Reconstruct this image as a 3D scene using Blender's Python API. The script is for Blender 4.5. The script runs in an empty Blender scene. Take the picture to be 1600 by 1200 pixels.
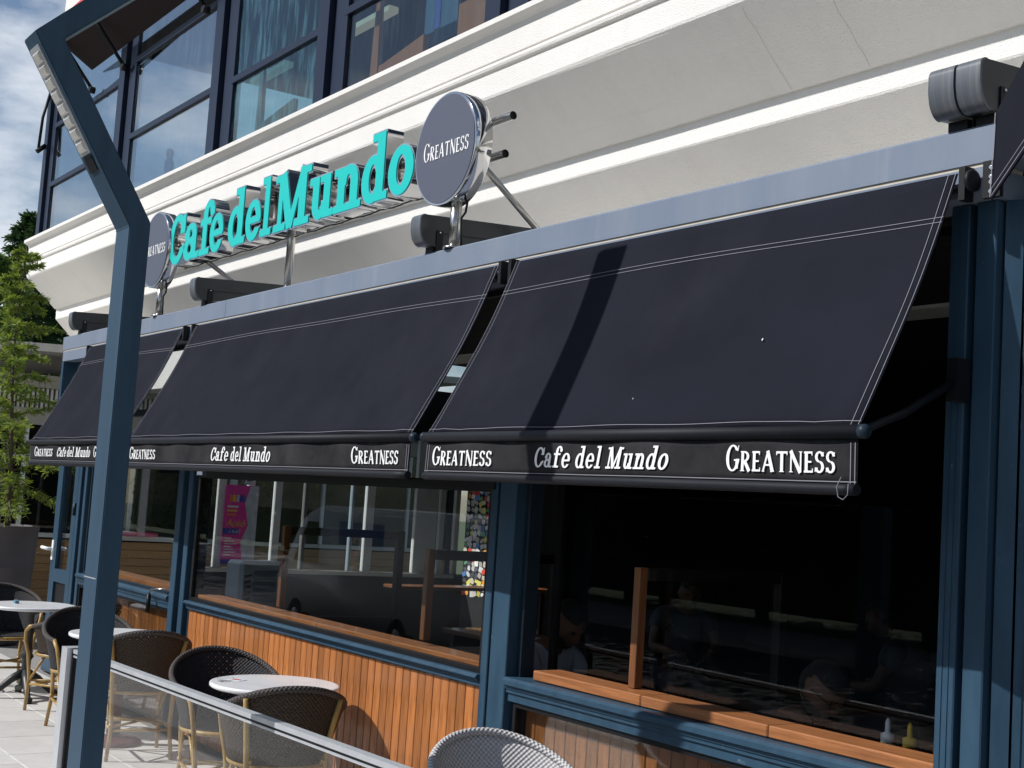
import bpy, bmesh, math, random
import numpy as np
from mathutils import Vector, Matrix
random.seed(7); rng = random.Random(11)
sc = bpy.context.scene
COL = sc.collection
R = math.radians

# ------------------------------------------------------------------ camera
FPX = 2110.0
def _camera():
    cx, cy = 800., 600.
    dX = -Vector((-647 - cx, 700 - cy, FPX)).normalized()
    p0 = Vector((-647 - cx, 700 - cy, FPX)); h = Vector((1, 0.0645, 0))
    dn = p0.cross(h).normalized()
    if dn.y < 0: dn = -dn
    up = -dn
    dX = (dX - up * dX.dot(up)).normalized()
    dY = up.cross(dX)
    # rows: camera axes (right, down, forward) expressed in world X,Y,Z
    right = Vector((dX.x, dY.x, up.x)); down = Vector((dX.y, dY.y, up.y)); fwd = Vector((dX.z, dY.z, up.z))
    m = Matrix((right, -down, -fwd)).transposed().to_4x4()
    m.translation = Vector((0, -3.66, 1.77))
    cam = bpy.data.cameras.new('camera'); o = bpy.data.objects.new('camera', cam)
    COL.objects.link(o); o.matrix_world = m
    cam.sensor_width = 36; cam.lens = FPX / 1600 * 36
    cam.clip_start = 0.05; cam.clip_end = 2000
    sc.camera = o
_camera()

# ------------------------------------------------------------------ sun, sky, exposure
SUN_TO = Vector((-0.48, -1.0, 0.98)).normalized()      # direction towards the sun
sun_el = math.asin(SUN_TO.z)
sun_az = math.atan2(SUN_TO.x, SUN_TO.y)                # clockwise from +Y
w = bpy.data.worlds.new('World'); sc.world = w; w.use_nodes = True
nt = w.node_tree; nt.nodes.clear()
N = nt.nodes.new; L = nt.links.new
out = N('ShaderNodeOutputWorld'); bg = N('ShaderNodeBackground'); sky = N('ShaderNodeTexSky')
sky.sky_type = 'NISHITA'; sky.sun_disc = False; sky.sun_elevation = sun_el; sky.sun_rotation = sun_az
sky.altitude = 200; sky.air_density = 1.0; sky.dust_density = 0.8; sky.ozone_density = 1.8
tc = N('ShaderNodeTexCoord'); mp = N('ShaderNodeMapping'); mp.inputs['Scale'].default_value = (1.0, 1.0, 2.4); mp.inputs['Location'].default_value = (1.2, 0.4, 0.1)
ns = N('ShaderNodeTexNoise'); ns.inputs['Scale'].default_value = 1.7; ns.inputs['Detail'].default_value = 9; ns.inputs['Roughness'].default_value = 0.58
rp = N('ShaderNodeValToRGB'); rp.color_ramp.elements[0].position = 0.535; rp.color_ramp.elements[1].position = 0.66
mx = N('ShaderNodeMix'); mx.data_type = 'RGBA'
L(tc.outputs['Generated'], mp.inputs['Vector']); L(mp.outputs['Vector'], ns.inputs['Vector']); L(ns.outputs['Fac'], rp.inputs['Fac'])
L(rp.outputs['Color'], mx.inputs['Factor']); L(sky.outputs['Color'], mx.inputs['A']); mx.inputs['B'].default_value = (11.5, 11.8, 12.2, 1)
L(mx.outputs['Result'], bg.inputs['Color']); bg.inputs['Strength'].default_value = 0.09
L(bg.outputs['Background'], out.inputs['Surface'])
sl = bpy.data.lights.new('sun', 'SUN'); sl.energy = 4.8; sl.angle = R(0.5); sl.color = (1.0, 0.98, 0.95)
so = bpy.data.objects.new('sun', sl); COL.objects.link(so); so.location = (0, -10, 20)
so.rotation_euler = SUN_TO.to_track_quat('Z', 'Y').to_euler()
vs = sc.view_settings; vs.view_transform = 'Standard'; vs.look = 'None'; vs.exposure = 0.04; vs.gamma = 1.0; vs.use_curve_mapping = False
sc.render.engine = 'CYCLES'
sc.cycles.max_bounces = 10; sc.cycles.transparent_max_bounces = 24; sc.cycles.glossy_bounces = 5

# ------------------------------------------------------------------ materials
MATS = {}
def newmat(name):
    m = bpy.data.materials.new(name); m.use_nodes = True; t = m.node_tree; t.nodes.clear()
    o = t.nodes.new('ShaderNodeOutputMaterial'); b = t.nodes.new('ShaderNodeBsdfPrincipled')
    t.links.new(b.outputs['BSDF'], o.inputs['Surface']); MATS[name] = m
    return m, t, b, o
def col(c): return (c[0], c[1], c[2], 1)
def mat(name, c, rough=0.5, metal=0.0, var=0.0, vscale=6.0, bump=0.0, bscale=60.0, c2=None, stretch=(1, 1, 1), rnd=0.0, coat=0.0, spec=0.5, emit=0.0, sheen=0.0, rvar=0.0):
    m, t, b, o = newmat(name)
    b.inputs['Roughness'].default_value = rough; b.inputs['Metallic'].default_value = metal
    b.inputs['Base Color'].default_value = col(c); b.inputs['Specular IOR Level'].default_value = spec
    b.inputs['Coat Weight'].default_value = coat
    if sheen: b.inputs['Sheen Weight'].default_value = sheen
    tcn = t.nodes.new('ShaderNodeTexCoord'); mpn = t.nodes.new('ShaderNodeMapping'); mpn.inputs['Scale'].default_value = stretch
    t.links.new(tcn.outputs['Object'], mpn.inputs['Vector'])
    src = None
    if var > 0 or c2:
        n = t.nodes.new('ShaderNodeTexNoise'); n.inputs['Scale'].default_value = vscale; n.inputs['Detail'].default_value = 7; n.inputs['Roughness'].default_value = .62
        t.links.new(mpn.outputs['Vector'], n.inputs['Vector'])
        r = t.nodes.new('ShaderNodeValToRGB'); r.color_ramp.elements[0].position = .32; r.color_ramp.elements[1].position = .7
        if c2 is None: c2 = tuple(max(0, x * (1 - var)) for x in c)
        r.color_ramp.elements[0].color = col(c2); r.color_ramp.elements[1].color = col(c)
        t.links.new(n.outputs['Fac'], r.inputs['Fac']); src = r.outputs['Color']
        if rvar:
            mr = t.nodes.new('ShaderNodeMapRange'); mr.inputs['To Min'].default_value = rough - rvar; mr.inputs['To Max'].default_value = rough + rvar
            t.links.new(n.outputs['Fac'], mr.inputs['Value']); t.links.new(mr.outputs['Result'], b.inputs['Roughness'])
    if rnd > 0:
        oi = t.nodes.new('ShaderNodeObjectInfo'); hs = t.nodes.new('ShaderNodeHueSaturation')
        mr = t.nodes.new('ShaderNodeMapRange'); mr.inputs['To Min'].default_value = 1 - rnd; mr.inputs['To Max'].default_value = 1 + rnd
        t.links.new(oi.outputs['Random'], mr.inputs['Value']); t.links.new(mr.outputs['Result'], hs.inputs['Value'])
        if src: t.links.new(src, hs.inputs['Color'])
        else: hs.inputs['Color'].default_value = col(c)
        src = hs.outputs['Color']
    if src: t.links.new(src, b.inputs['Base Color'])
    if bump > 0:
        n2 = t.nodes.new('ShaderNodeTexNoise'); n2.inputs['Scale'].default_value = bscale; n2.inputs['Detail'].default_value = 5
        t.links.new(mpn.outputs['Vector'], n2.inputs['Vector'])
        bp = t.nodes.new('ShaderNodeBump'); bp.inputs['Strength'].default_value = bump; bp.inputs['Distance'].default_value = .01
        t.links.new(n2.outputs['Fac'], bp.inputs['Height']); t.links.new(bp.outputs['Normal'], b.inputs['Normal'])
    if emit > 0:
        b.inputs['Emission Color'].default_value = col(c); b.inputs['Emission Strength'].default_value = emit
    return m
def glass(name, tint=(.92, .95, .95), f0=.045, rough=0.0, dirt=0.0, dirtcol=(.5, .55, .55)):
    m, t, b, o = newmat(name); t.nodes.remove(b)
    lw = t.nodes.new('ShaderNodeLayerWeight'); lw.inputs['Blend'].default_value = .5
    pw = t.nodes.new('ShaderNodeMath'); pw.operation = 'POWER'; pw.inputs[1].default_value = 5
    ma = t.nodes.new('ShaderNodeMath'); ma.operation = 'MULTIPLY_ADD'; ma.inputs[1].default_value = 1 - f0; ma.inputs[2].default_value = f0
    t.links.new(lw.outputs['Facing'], pw.inputs[0]); t.links.new(pw.outputs[0], ma.inputs[0])
    tr = t.nodes.new('ShaderNodeBsdfTransparent'); tr.inputs['Color'].default_value = col(tint)
    gl = t.nodes.new('ShaderNodeBsdfGlossy'); gl.inputs['Roughness'].default_value = rough
    ms = t.nodes.new('ShaderNodeMixShader'); t.links.new(ma.outputs[0], ms.inputs[0]); t.links.new(tr.outputs[0], ms.inputs[1]); t.links.new(gl.outputs[0], ms.inputs[2])
    last = ms.outputs[0]
    if dirt > 0:
        df = t.nodes.new('ShaderNodeBsdfDiffuse'); df.inputs['Color'].default_value = col(dirtcol)
        tcn = t.nodes.new('ShaderNodeTexCoord'); mpn = t.nodes.new('ShaderNodeMapping'); mpn.inputs['Scale'].default_value = (9, 1, 1.1)
        n = t.nodes.new('ShaderNodeTexNoise'); n.inputs['Scale'].default_value = 1.6; n.inputs['Detail'].default_value = 8; n.inputs['Roughness'].default_value = .65
        t.links.new(tcn.outputs['Object'], mpn.inputs[0]); t.links.new(mpn.outputs[0], n.inputs[0])
        r = t.nodes.new('ShaderNodeMapRange'); r.inputs['From Min'].default_value = .48; r.inputs['From Max'].default_value = .8; r.inputs['To Max'].default_value = dirt
        t.links.new(n.outputs['Fac'], r.inputs['Value'])
        m2 = t.nodes.new('ShaderNodeMixShader'); t.links.new(r.outputs[0], m2.inputs[0]); t.links.new(last, m2.inputs[1]); t.links.new(df.outputs[0], m2.inputs[2]); last = m2.outputs[0]
    t.links.new(last, o.inputs['Surface'])
    return m

mat('stucco', (.79, .77, .735), .9, var=.05, vscale=1.5, bump=.75, bscale=130, spec=.2)
mat('trim_paint', (.78, .75, .70), .8, var=.12, vscale=4, bump=.2, bscale=80)
mat('blue_frame', (.032, .072, .116), .42, spec=.2, var=.28, vscale=5, rvar=.1, bump=.06, bscale=200, stretch=(3, 3, .6))
mat('blue_frame_dark', (.014, .026, .04), .45, spec=.2, var=.2, vscale=5)
mat('beam_paint', (.185, .218, .275), .5, spec=.25, c2=(.15, .185, .25), vscale=1.6, rvar=.1, stretch=(2, 2, .6))
mat('cream_gap', (.55, .5, .42), .8, var=.2, vscale=12)
mat('black_metal', (.008, .009, .011), .5, spec=.25, var=.3, vscale=8)
mat('rail_black', (.02, .026, .034), .34, var=.3, vscale=9, rvar=.1)
mat('rail_lit', (.05, .065, .085), .34, c2=(.13, .135, .145), vscale=7, stretch=(14, .2, .2))
mat('lamp_paint', (.042, .080, .124), .45, spec=.15, var=.22, vscale=3, rvar=.08, stretch=(6, 6, .5), bump=.03, bscale=120)
mat('chrome', (.60, .60, .60), .08, 1.0, bump=.03, bscale=3)
mat('steel', (.46, .45, .43), .26, 1.0, var=.1, vscale=20, stretch=(1, 1, .2))
mat('aluminium', (.62, .64, .67), .36, .45, var=.15, vscale=12, stretch=(1, 1, .3), bump=.03)
mat('turquoise', (.0, .50, .46), .35, var=.03, vscale=4)
mat('disc_grey', (.082, .09, .125), .42, var=.06, vscale=20)
mat('white_print', (.80, .80, .80), .6, var=.04, vscale=40)
mat('stitch', (.20, .195, .225), .8)
mat('fabric_black', (.0128, .0142, .0225), .95, c2=(.0098, .0108, .0168), vscale=2.2, bump=.25, bscale=420, spec=.1)
mat('valance_black', (.013, .013, .0145), .9, c2=(.032, .030, .033), vscale=5, bump=.2, bscale=350, spec=.12)
mat('bar_black', (.011, .012, .017), .6, spec=.2, var=.2, vscale=20)
def wood(name, c, c2, rough=.45, rnd=.16, stretch=(24, 24, 1.2), coat=.15):
    m = mat(name, c, rough, c2=c2, vscale=3.2, stretch=stretch, bump=.12, bscale=14, rnd=rnd, coat=coat); return m
wood('board_wood', (.47, .175, .048), (.24, .080, .020), rnd=.26)
wood('plank_wood', (.36, .14, .048), (.19, .068, .021), stretch=(1.2, 24, 24))
wood('post_wood', (.20, .075, .022), (.10, .036, .011))
wood('wing_wood', (.42, .245, .10), (.26, .14, .055), rnd=.12, stretch=(20, 1.2, 20))
wood('orange_wood', (.55, .22, .055), (.42, .15, .035), rnd=.05)
mat('dark_wood', (.012, .008, .006), .6, var=.4, vscale=5)
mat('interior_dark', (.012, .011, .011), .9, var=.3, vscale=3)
mat('interior_floor', (.03, .024, .02), .6, var=.3, vscale=3)
mat('white_frame', (.70, .71, .70), .5, var=.08, vscale=6)
mat('grey_panel', (.18, .18, .17), .7, var=.2, vscale=3)
mat('beige_wall', (.36, .33, .28), .85, var=.1, vscale=3, bump=.1)
mat('cream_edge', (.62, .60, .55), .7, var=.15, vscale=5)
mat('tile_stone', (.60, .585, .56), .55, c2=(.50, .485, .46), vscale=3.5, rnd=.06, bump=.06, bscale=60)
mat('grout', (.26, .25, .24), .9, var=.2, vscale=20)
mat('asphalt', (.05, .05, .052), .85, var=.3, vscale=30, bump=.3, bscale=90)
mat('pavement_stone', (.42, .41, .39), .8, var=.15, vscale=6)
mat('soil', (.05, .035, .025), .95, var=.4, vscale=30, bump=.5)
mat('ground_green', (.07, .10, .035), .95, var=.5, vscale=4)
mat('pot_taupe', (.085, .073, .075), .6, var=.12, vscale=6, bump=.05)
mat('bark', (.16, .115, .085), .95, var=.45, vscale=14, bump=.6, bscale=40, stretch=(3, 3, .6))
mat('bark_grey', (.10, .085, .07), .95, var=.4, vscale=10, bump=.5)
def leafmat(name, c, c2, trans=.3):
    m = mat(name, c, .55, c2=c2, vscale=2.5, spec=.3)
    t = m.node_tree; b = [n for n in t.nodes if n.type == 'BSDF_PRINCIPLED'][0]; o = [n for n in t.nodes if n.type == 'OUTPUT_MATERIAL'][0]
    tr = t.nodes.new('ShaderNodeBsdfTranslucent'); tr.inputs['Color'].default_value = col((c[0] * 1.6, c[1] * 1.5, c[2] * .8))
    ms = t.nodes.new('ShaderNodeMixShader'); ms.inputs[0].default_value = trans
    t.links.new(b.outputs[0], ms.inputs[1]); t.links.new(tr.outputs[0], ms.inputs[2]); t.links.new(ms.outputs[0], o.inputs[0])
    return m
leafmat('needle_young', (.19, .26, .06), (.08, .14, .03), .38)
leafmat('needle_dark', (.045, .095, .035), (.02, .05, .022), .2)
leafmat('needle_mid', (.13, .22, .05), (.05, .11, .03), .35)
leafmat('leaf_street', (.06, .10, .03), (.03, .055, .018), .25)
mat('bamboo', (.42, .27, .075), .42, c2=(.26, .15, .04), vscale=9, stretch=(3, 3, 1), coat=.25)
mat('marble_white', (.78, .78, .79), .28, c2=(.68, .68, .70), vscale=6, coat=.2)
mat('cast_black', (.02, .021, .024), .45, var=.3, vscale=12, bump=.15)
mat('oxblood', (.11, .022, .02), .42, var=.3, vscale=9)
mat('skin', (.17, .085, .055), .55, var=.12, vscale=20)
mat('hair', (.012, .009, .008), .7, var=.4, vscale=60, bump=.6, bscale=120)
mat('tee_white', (.60, .64, .74), .9, var=.08, vscale=10, bump=.15, bscale=30)
mat('tee_navy', (.02, .022, .035), .9, var=.2, vscale=10, bump=.15, bscale=30)
mat('tee_grey', (.06, .07, .085), .9, var=.2, vscale=10, bump=.15, bscale=30)
mat('denim', (.03, .04, .065), .9, var=.25, vscale=20)
mat('shoe', (.05, .05, .05), .6)
mat('plastic_white', (.82, .83, .84), .35, var=.04)
mat('plastic_grey', (.30, .36, .40), .4)
mat('plastic_pink', (.75, .05, .13), .4)
mat('poster_pink', (.85, .04, .34), .55, c2=(.80, .06, .40), vscale=2)
mat('poster_white', (.78, .77, .79), .55, c2=(.45, .5, .6), vscale=9)
mat('poster_yellow', (.85, .55, .05), .55)
mat('poster_orange', (.85, .25, .03), .55)
mat('poster_blue', (.06, .06, .42), .5)
mat('sauce_cream', (.62, .56, .36), .35)
mat('label_blue', (.08, .14, .42), .4)
mat('bounce_pale', (.58, .565, .54), .8, var=.1)
mat('red_fabric', (.55, .05, .06), .8, var=.15, vscale=8)
mat('maroon_fabric', (.014, .003, .004), .9, var=.2, vscale=8)
mat('navy_frame', (.014, .022, .046), .4, spec=.25, var=.25, vscale=4, rvar=.08, stretch=(2, 2, .6))
mat('tube_cream', (.85, .74, .50), .6, emit=.35)
mat('led_lens', (.62, .60, .54), .2, c2=(.45, .43, .40), vscale=40, coat=.4)
mat('glow_orange', (1.0, .16, .02), .4, emit=1.6)
mat('curtain', (.10, .22, .30), .9, var=.3, vscale=3, stretch=(8, 8, .4))
mat('van_white', (.60, .62, .64), .3, coat=.3)
mat('car_silver', (.10, .11, .13), .25, coat=.4)
mat('tyre', (.018, .018, .018), .8)
mat('dark_glass', (.012, .015, .018), .06, spec=.7)
mat('lamp_red', (.6, .02, .015), .25)
mat('screw', (.7, .7, .72), .25, 1.0)
for i, c in enumerate([(.8, .8, .78), (.75, .08, .05), (.85, .35, .05), (.1, .25, .55), (.75, .65, .15), (.15, .4, .22), (.55, .5, .42), (.12, .12, .14)]):
    mat('sticker_%d' % i, c, .4, rnd=.25)
for i, c in enumerate([(.28, .22, .16), (.12, .15, .17), (.20, .06, .05), (.30, .30, .28), (.06, .10, .08)]):
    mat('sleeve_%d' % i, c, .6, rnd=.3)
glass('pane_clear', (.93, .95, .95), .03)
glass('pane_upper', (.50, .62, .70), .40, 0.0, .10, (.42, .52, .56))
glass('pane_upper_dirty', (.42, .62, .68), .08, 0.01, .42, (.16, .36, .44))
glass('pane_upper_clear', (.72, .78, .82), .06, 0.0, .06, (.3, .36, .4))
glass('pane_low', (.9, .92, .92), .09)
glass('pane_rail', (.985, .99, .985), .035)

def overlay(name, c, stretch, scale, lo, hi, amt):
    """weathering: mixes a second colour into a material where a stretched noise is high"""
    t = MATS[name].node_tree; b = [n for n in t.nodes if n.type == 'BSDF_PRINCIPLED'][0]
    tcn = t.nodes.new('ShaderNodeTexCoord'); mpn = t.nodes.new('ShaderNodeMapping'); mpn.inputs['Scale'].default_value = stretch; mpn.inputs['Location'].default_value = (3.7, 1.3, .4)
    n = t.nodes.new('ShaderNodeTexNoise'); n.inputs['Scale'].default_value = scale; n.inputs['Detail'].default_value = 8; n.inputs['Roughness'].default_value = .65
    r = t.nodes.new('ShaderNodeMapRange'); r.inputs['From Min'].default_value = lo; r.inputs['From Max'].default_value = hi; r.inputs['To Max'].default_value = amt
    m = t.nodes.new('ShaderNodeMix'); m.data_type = 'RGBA'; m.inputs['B'].default_value = col(c)
    src = b.inputs['Base Color'].links[0].from_socket if b.inputs['Base Color'].links else None
    t.links.new(tcn.outputs['Object'], mpn.inputs[0]); t.links.new(mpn.outputs[0], n.inputs[0]); t.links.new(n.outputs['Fac'], r.inputs['Value']); t.links.new(r.outputs[0], m.inputs['Factor'])
    if src: t.links.new(src, m.inputs['A'])
    else: m.inputs['A'].default_value = b.inputs['Base Color'].default_value
    t.links.new(m.outputs['Result'], b.inputs['Base Color'])
overlay('stucco', (.52, .47, .40), (4, 2, .45), 1.3, .52, .85, .2)
overlay('stucco', (.45, .39, .31), (.3, 5, 5), 2.0, .62, .85, .2)
overlay('blue_frame', (.20, .24, .28), (1, 1, 1), 26, .66, .74, .55)
overlay('lamp_paint', (.16, .20, .25), (3, 3, .5), 14, .66, .78, .4)
overlay('beam_paint', (.42, .44, .47), (2.5, 1, .35), 3.2, .58, .8, .22)
overlay('fabric_black', (.025, .026, .036), (1, 1, .6), 1.5, .52, .8, .42)
overlay('fabric_black', (.06, .058, .06), (1, 1, 1), 46, .70, .80, .35)
overlay('board_wood', (.10, .035, .012), (3, 3, 1.4), 5, .58, .76, .5)
overlay('tile_stone', (.36, .34, .32), (1, 1, 1), 5, .55, .8, .4)

# woven rattan: UV in metres, raised strands with small real gaps
def rattan(name, c, c2, gap=.30):
    m, t, b, o = newmat(name)
    b.inputs['Roughness'].default_value = .6; b.inputs['Specular IOR Level'].default_value = .3
    uv = t.nodes.new('ShaderNodeUVMap'); sp = t.nodes.new('ShaderNodeSeparateXYZ'); t.links.new(uv.outputs[0], sp.inputs[0])
    def sine(sock, k, ph=0.0):
        a = t.nodes.new('ShaderNodeMath'); a.operation = 'MULTIPLY_ADD'; a.inputs[1].default_value = k; a.inputs[2].default_value = ph
        s = t.nodes.new('ShaderNodeMath'); s.operation = 'SINE'; t.links.new(sock, a.inputs[0]); t.links.new(a.outputs[0], s.inputs[0]); return s.outputs[0]
    k = 2 * math.pi / .021
    su = sine(sp.outputs[0], k); sv = sine(sp.outputs[1], k)
    pr = t.nodes.new('ShaderNodeMath'); pr.operation = 'MULTIPLY'; t.links.new(su, pr.inputs[0]); t.links.new(sv, pr.inputs[1])
    mr = t.nodes.new('ShaderNodeMapRange'); mr.inputs['From Min'].default_value = -1; mr.inputs['From Max'].default_value = 1; t.links.new(pr.outputs[0], mr.inputs['Value'])
    mxn = t.nodes.new('ShaderNodeMix'); mxn.data_type = 'RGBA'; mxn.inputs['A'].default_value = col(c2); mxn.inputs['B'].default_value = col(c)
    t.links.new(mr.outputs[0], mxn.inputs['Factor']); t.links.new(mxn.outputs['Result'], b.inputs['Base Color'])
    bp = t.nodes.new('ShaderNodeBump'); bp.inputs['Strength'].default_value = .9; bp.inputs['Distance'].default_value = .006
    t.links.new(mr.outputs[0], bp.inputs['Height']); t.links.new(bp.outputs['Normal'], b.inputs['Normal'])
    if gap > 0:
        cu = sine(sp.outputs[0], k / 2, .8); cv = sine(sp.outputs[1], k / 2, .8)
        pm = t.nodes.new('ShaderNodeMath'); pm.operation = 'MULTIPLY'; t.links.new(cu, pm.inputs[0]); t.links.new(cv, pm.inputs[1])
        gt = t.nodes.new('ShaderNodeMath'); gt.operation = 'LESS_THAN'; gt.inputs[1].default_value = 1 - gap * .35; t.links.new(pm.outputs[0], gt.inputs[0])
        t.links.new(gt.outputs[0], b.inputs['Alpha'])
    return m
rattan('rattan_dark', (.062, .042, .028), (.018, .012, .008))
rattan('rattan_black', (.035, .034, .04), (.010, .010, .012), .2)
rattan('rattan_rim', (.10, .085, .08), (.02, .017, .016), 0)
rattan('rattan_grey', (.62, .60, .60), (.30, .29, .29), 0)

# ------------------------------------------------------------------ mesh helpers
class MB:
    def __init__(s): s.v = []; s.f = []; s.uv = None; s.smooth = set()
    def add(s, vs, fs, smooth=False):
        b = len(s.v); s.v += [tuple(v) for v in vs]
        for f in fs:
            if smooth: s.smooth.add(len(s.f))
            s.f.append(tuple(i + b for i in f))
        return s
    def box(s, x0, y0, z0, x1, y1, z1):
        vs = [(x0, y0, z0), (x1, y0, z0), (x1, y1, z0), (x0, y1, z0), (x0, y0, z1), (x1, y0, z1), (x1, y1, z1), (x0, y1, z1)]
        return s.add(vs, [(0, 3, 2, 1), (4, 5, 6, 7), (0, 1, 5, 4), (1, 2, 6, 5), (2, 3, 7, 6), (3, 0, 4, 7)])
    def bbox(s, x0, y0, z0, x1, y1, z1, b=.004):
        bm = bmesh.new(); bmesh.ops.create_cube(bm, size=1)
        for v in bm.verts: v.co = Vector((x0 + (v.co.x + .5) * (x1 - x0), y0 + (v.co.y + .5) * (y1 - y0), z0 + (v.co.z + .5) * (z1 - z0)))
        bmesh.ops.bevel(bm, geom=list(bm.edges), offset=b, segments=1, affect='EDGES')
        bm.verts.index_update()
        s.add([v.co[:] for v in bm.verts], [[v.index for v in f.verts] for f in bm.faces]); bm.free(); return s
    def prism(s, poly, axis, a, b):
        """extrude 2-D polygon along axis ('x': (y,z), 'y': (x,z), 'z': (x,y)) from a to b"""
        n = len(poly)
        def P(p, t): return {'x': (t, p[0], p[1]), 'y': (p[0], t, p[1]), 'z': (p[0], p[1], t)}[axis]
        vs = [P(p, a) for p in poly] + [P(p, b) for p in poly]
        fs = [tuple(range(n))[::-1], tuple(range(n, 2 * n))] + [(i, (i + 1) % n, n + (i + 1) % n, n + i) for i in range(n)]
        return s.add(vs, fs)
    def tube(s, pts, r, n=8, cap=True, smooth=True):
        pts = [Vector(p) for p in pts]; m = len(pts); rs = r if isinstance(r, (list, tuple)) else [r] * m
        rings = []; prev = None
        for i, p in enumerate(pts):
            d = (pts[min(i + 1, m - 1)] - pts[max(i - 1, 0)]).normalized()
            if prev is None:
                a = Vector((0, 0, 1)) if abs(d.z) < .9 else Vector((1, 0, 0)); u = d.cross(a).normalized()
            else: u = (prev - d * prev.dot(d)).normalized()
            prev = u; v2 = d.cross(u)
            rings.append([p + (u * math.cos(2 * math.pi * k / n) + v2 * math.sin(2 * math.pi * k / n)) * rs[i] for k in range(n)])
        vs = [q for ring in rings for q in ring]
        fs = [(i * n + k, i * n + (k + 1) % n, (i + 1) * n + (k + 1) % n, (i + 1) * n + k) for i in range(m - 1) for k in range(n)]
        s.add(vs, fs, smooth)
        if cap:
            b = len(s.v) - len(vs)
            s.f.append(tuple(b + k for k in range(n))[::-1]); s.f.append(tuple(b + (m - 1) * n + k for k in range(n)))
        return s
    def lathe(s, prof, n=32, c=(0, 0, 0), smooth=True, sx=1, sy=1):
        m = len(prof)
        vs = [(c[0] + sx * r * math.cos(2 * math.pi * k / n), c[1] + sy * r * math.sin(2 * math.pi * k / n), c[2] + z) for r, z in prof for k in range(n)]
        fs = [(i * n + k, i * n + (k + 1) % n, (i + 1) * n + (k + 1) % n, (i + 1) * n + k) for i in range(m - 1) for k in range(n)]
        s.add(vs, fs, smooth); b = len(s.v) - len(vs)
        s.f.append(tuple(b + k for k in range(n))[::-1]); s.f.append(tuple(b + (m - 1) * n + k for k in range(n)))
        return s
    def mesh(s, name):
        me = bpy.data.meshes.new(name); me.from_pydata(s.v, [], s.f)
        if s.smooth:
            fl = [i in s.smooth for i in range(len(s.f))]; me.polygons.foreach_set('use_smooth', fl)
        me.update(); return me
def link(name, data, parent=None, m=None):
    o = bpy.data.objects.new(name, data); COL.objects.link(o)
    if parent: o.parent = parent
    if m and data is not None:
        data.materials.clear(); data.materials.append(MATS[m])
    return o
def obj(name, mb, m, parent=None, smooth_angle=None):
    return link(name, mb.mesh(name), parent, m)
def tag(o, label=None, cat=None, group=None, kind=None):
    if label: o['label'] = label
    if cat: o['category'] = cat
    if group: o['group'] = group
    if kind: o['kind'] = kind
    return o
def thing(name, label, cat, loc=(0, 0, 0), rz=0, group=None):
    o = link(name, None); o.location = loc; o.rotation_euler = (0, 0, rz); return tag(o, label, cat, group)
def copy_tree(o, parent=None):
    c = o.copy(); COL.objects.link(c); c.parent = parent
    for ch in list(o.children): copy_tree(ch, c)
    return c

# ------------------------------------------------------------------ lettering (own outlines, traced from distance fields)
def _grid(x1, y1, h=.02):
    xs = np.arange(-.16, x1 + .16, h); ys = np.arange(-.16, y1 + .16, h); return xs, ys, *np.meshgrid(xs, ys)
def E_(X, Y, cx, cy, a, b): return (np.sqrt(((X - cx) / a) ** 2 + ((Y - cy) / b) ** 2) - 1) * min(a, b)
def B_(X, Y, x0, y0, x1, y1): return np.maximum(np.maximum(x0 - X, X - x1), np.maximum(y0 - Y, Y - y1))
def Ln(X, Y, x1, y1, x2, y2, w):
    d = math.hypot(x2 - x1, y2 - y1); ux, uy = (x2 - x1) / d, (y2 - y1) / d
    t = (X - x1) * ux + (Y - y1) * uy; p = np.abs(-(X - x1) * uy + (Y - y1) * ux) - w / 2
    return np.maximum(p, np.maximum(-t, t - d))
def U_(*a): return np.minimum.reduce(a)
def I_(*a): return np.maximum.reduce(a)
def ring(X, Y, cx, cy, a, b, c, d): return I_(E_(X, Y, cx, cy, a, b), -E_(X, Y, cx, cy, c, d))
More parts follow.
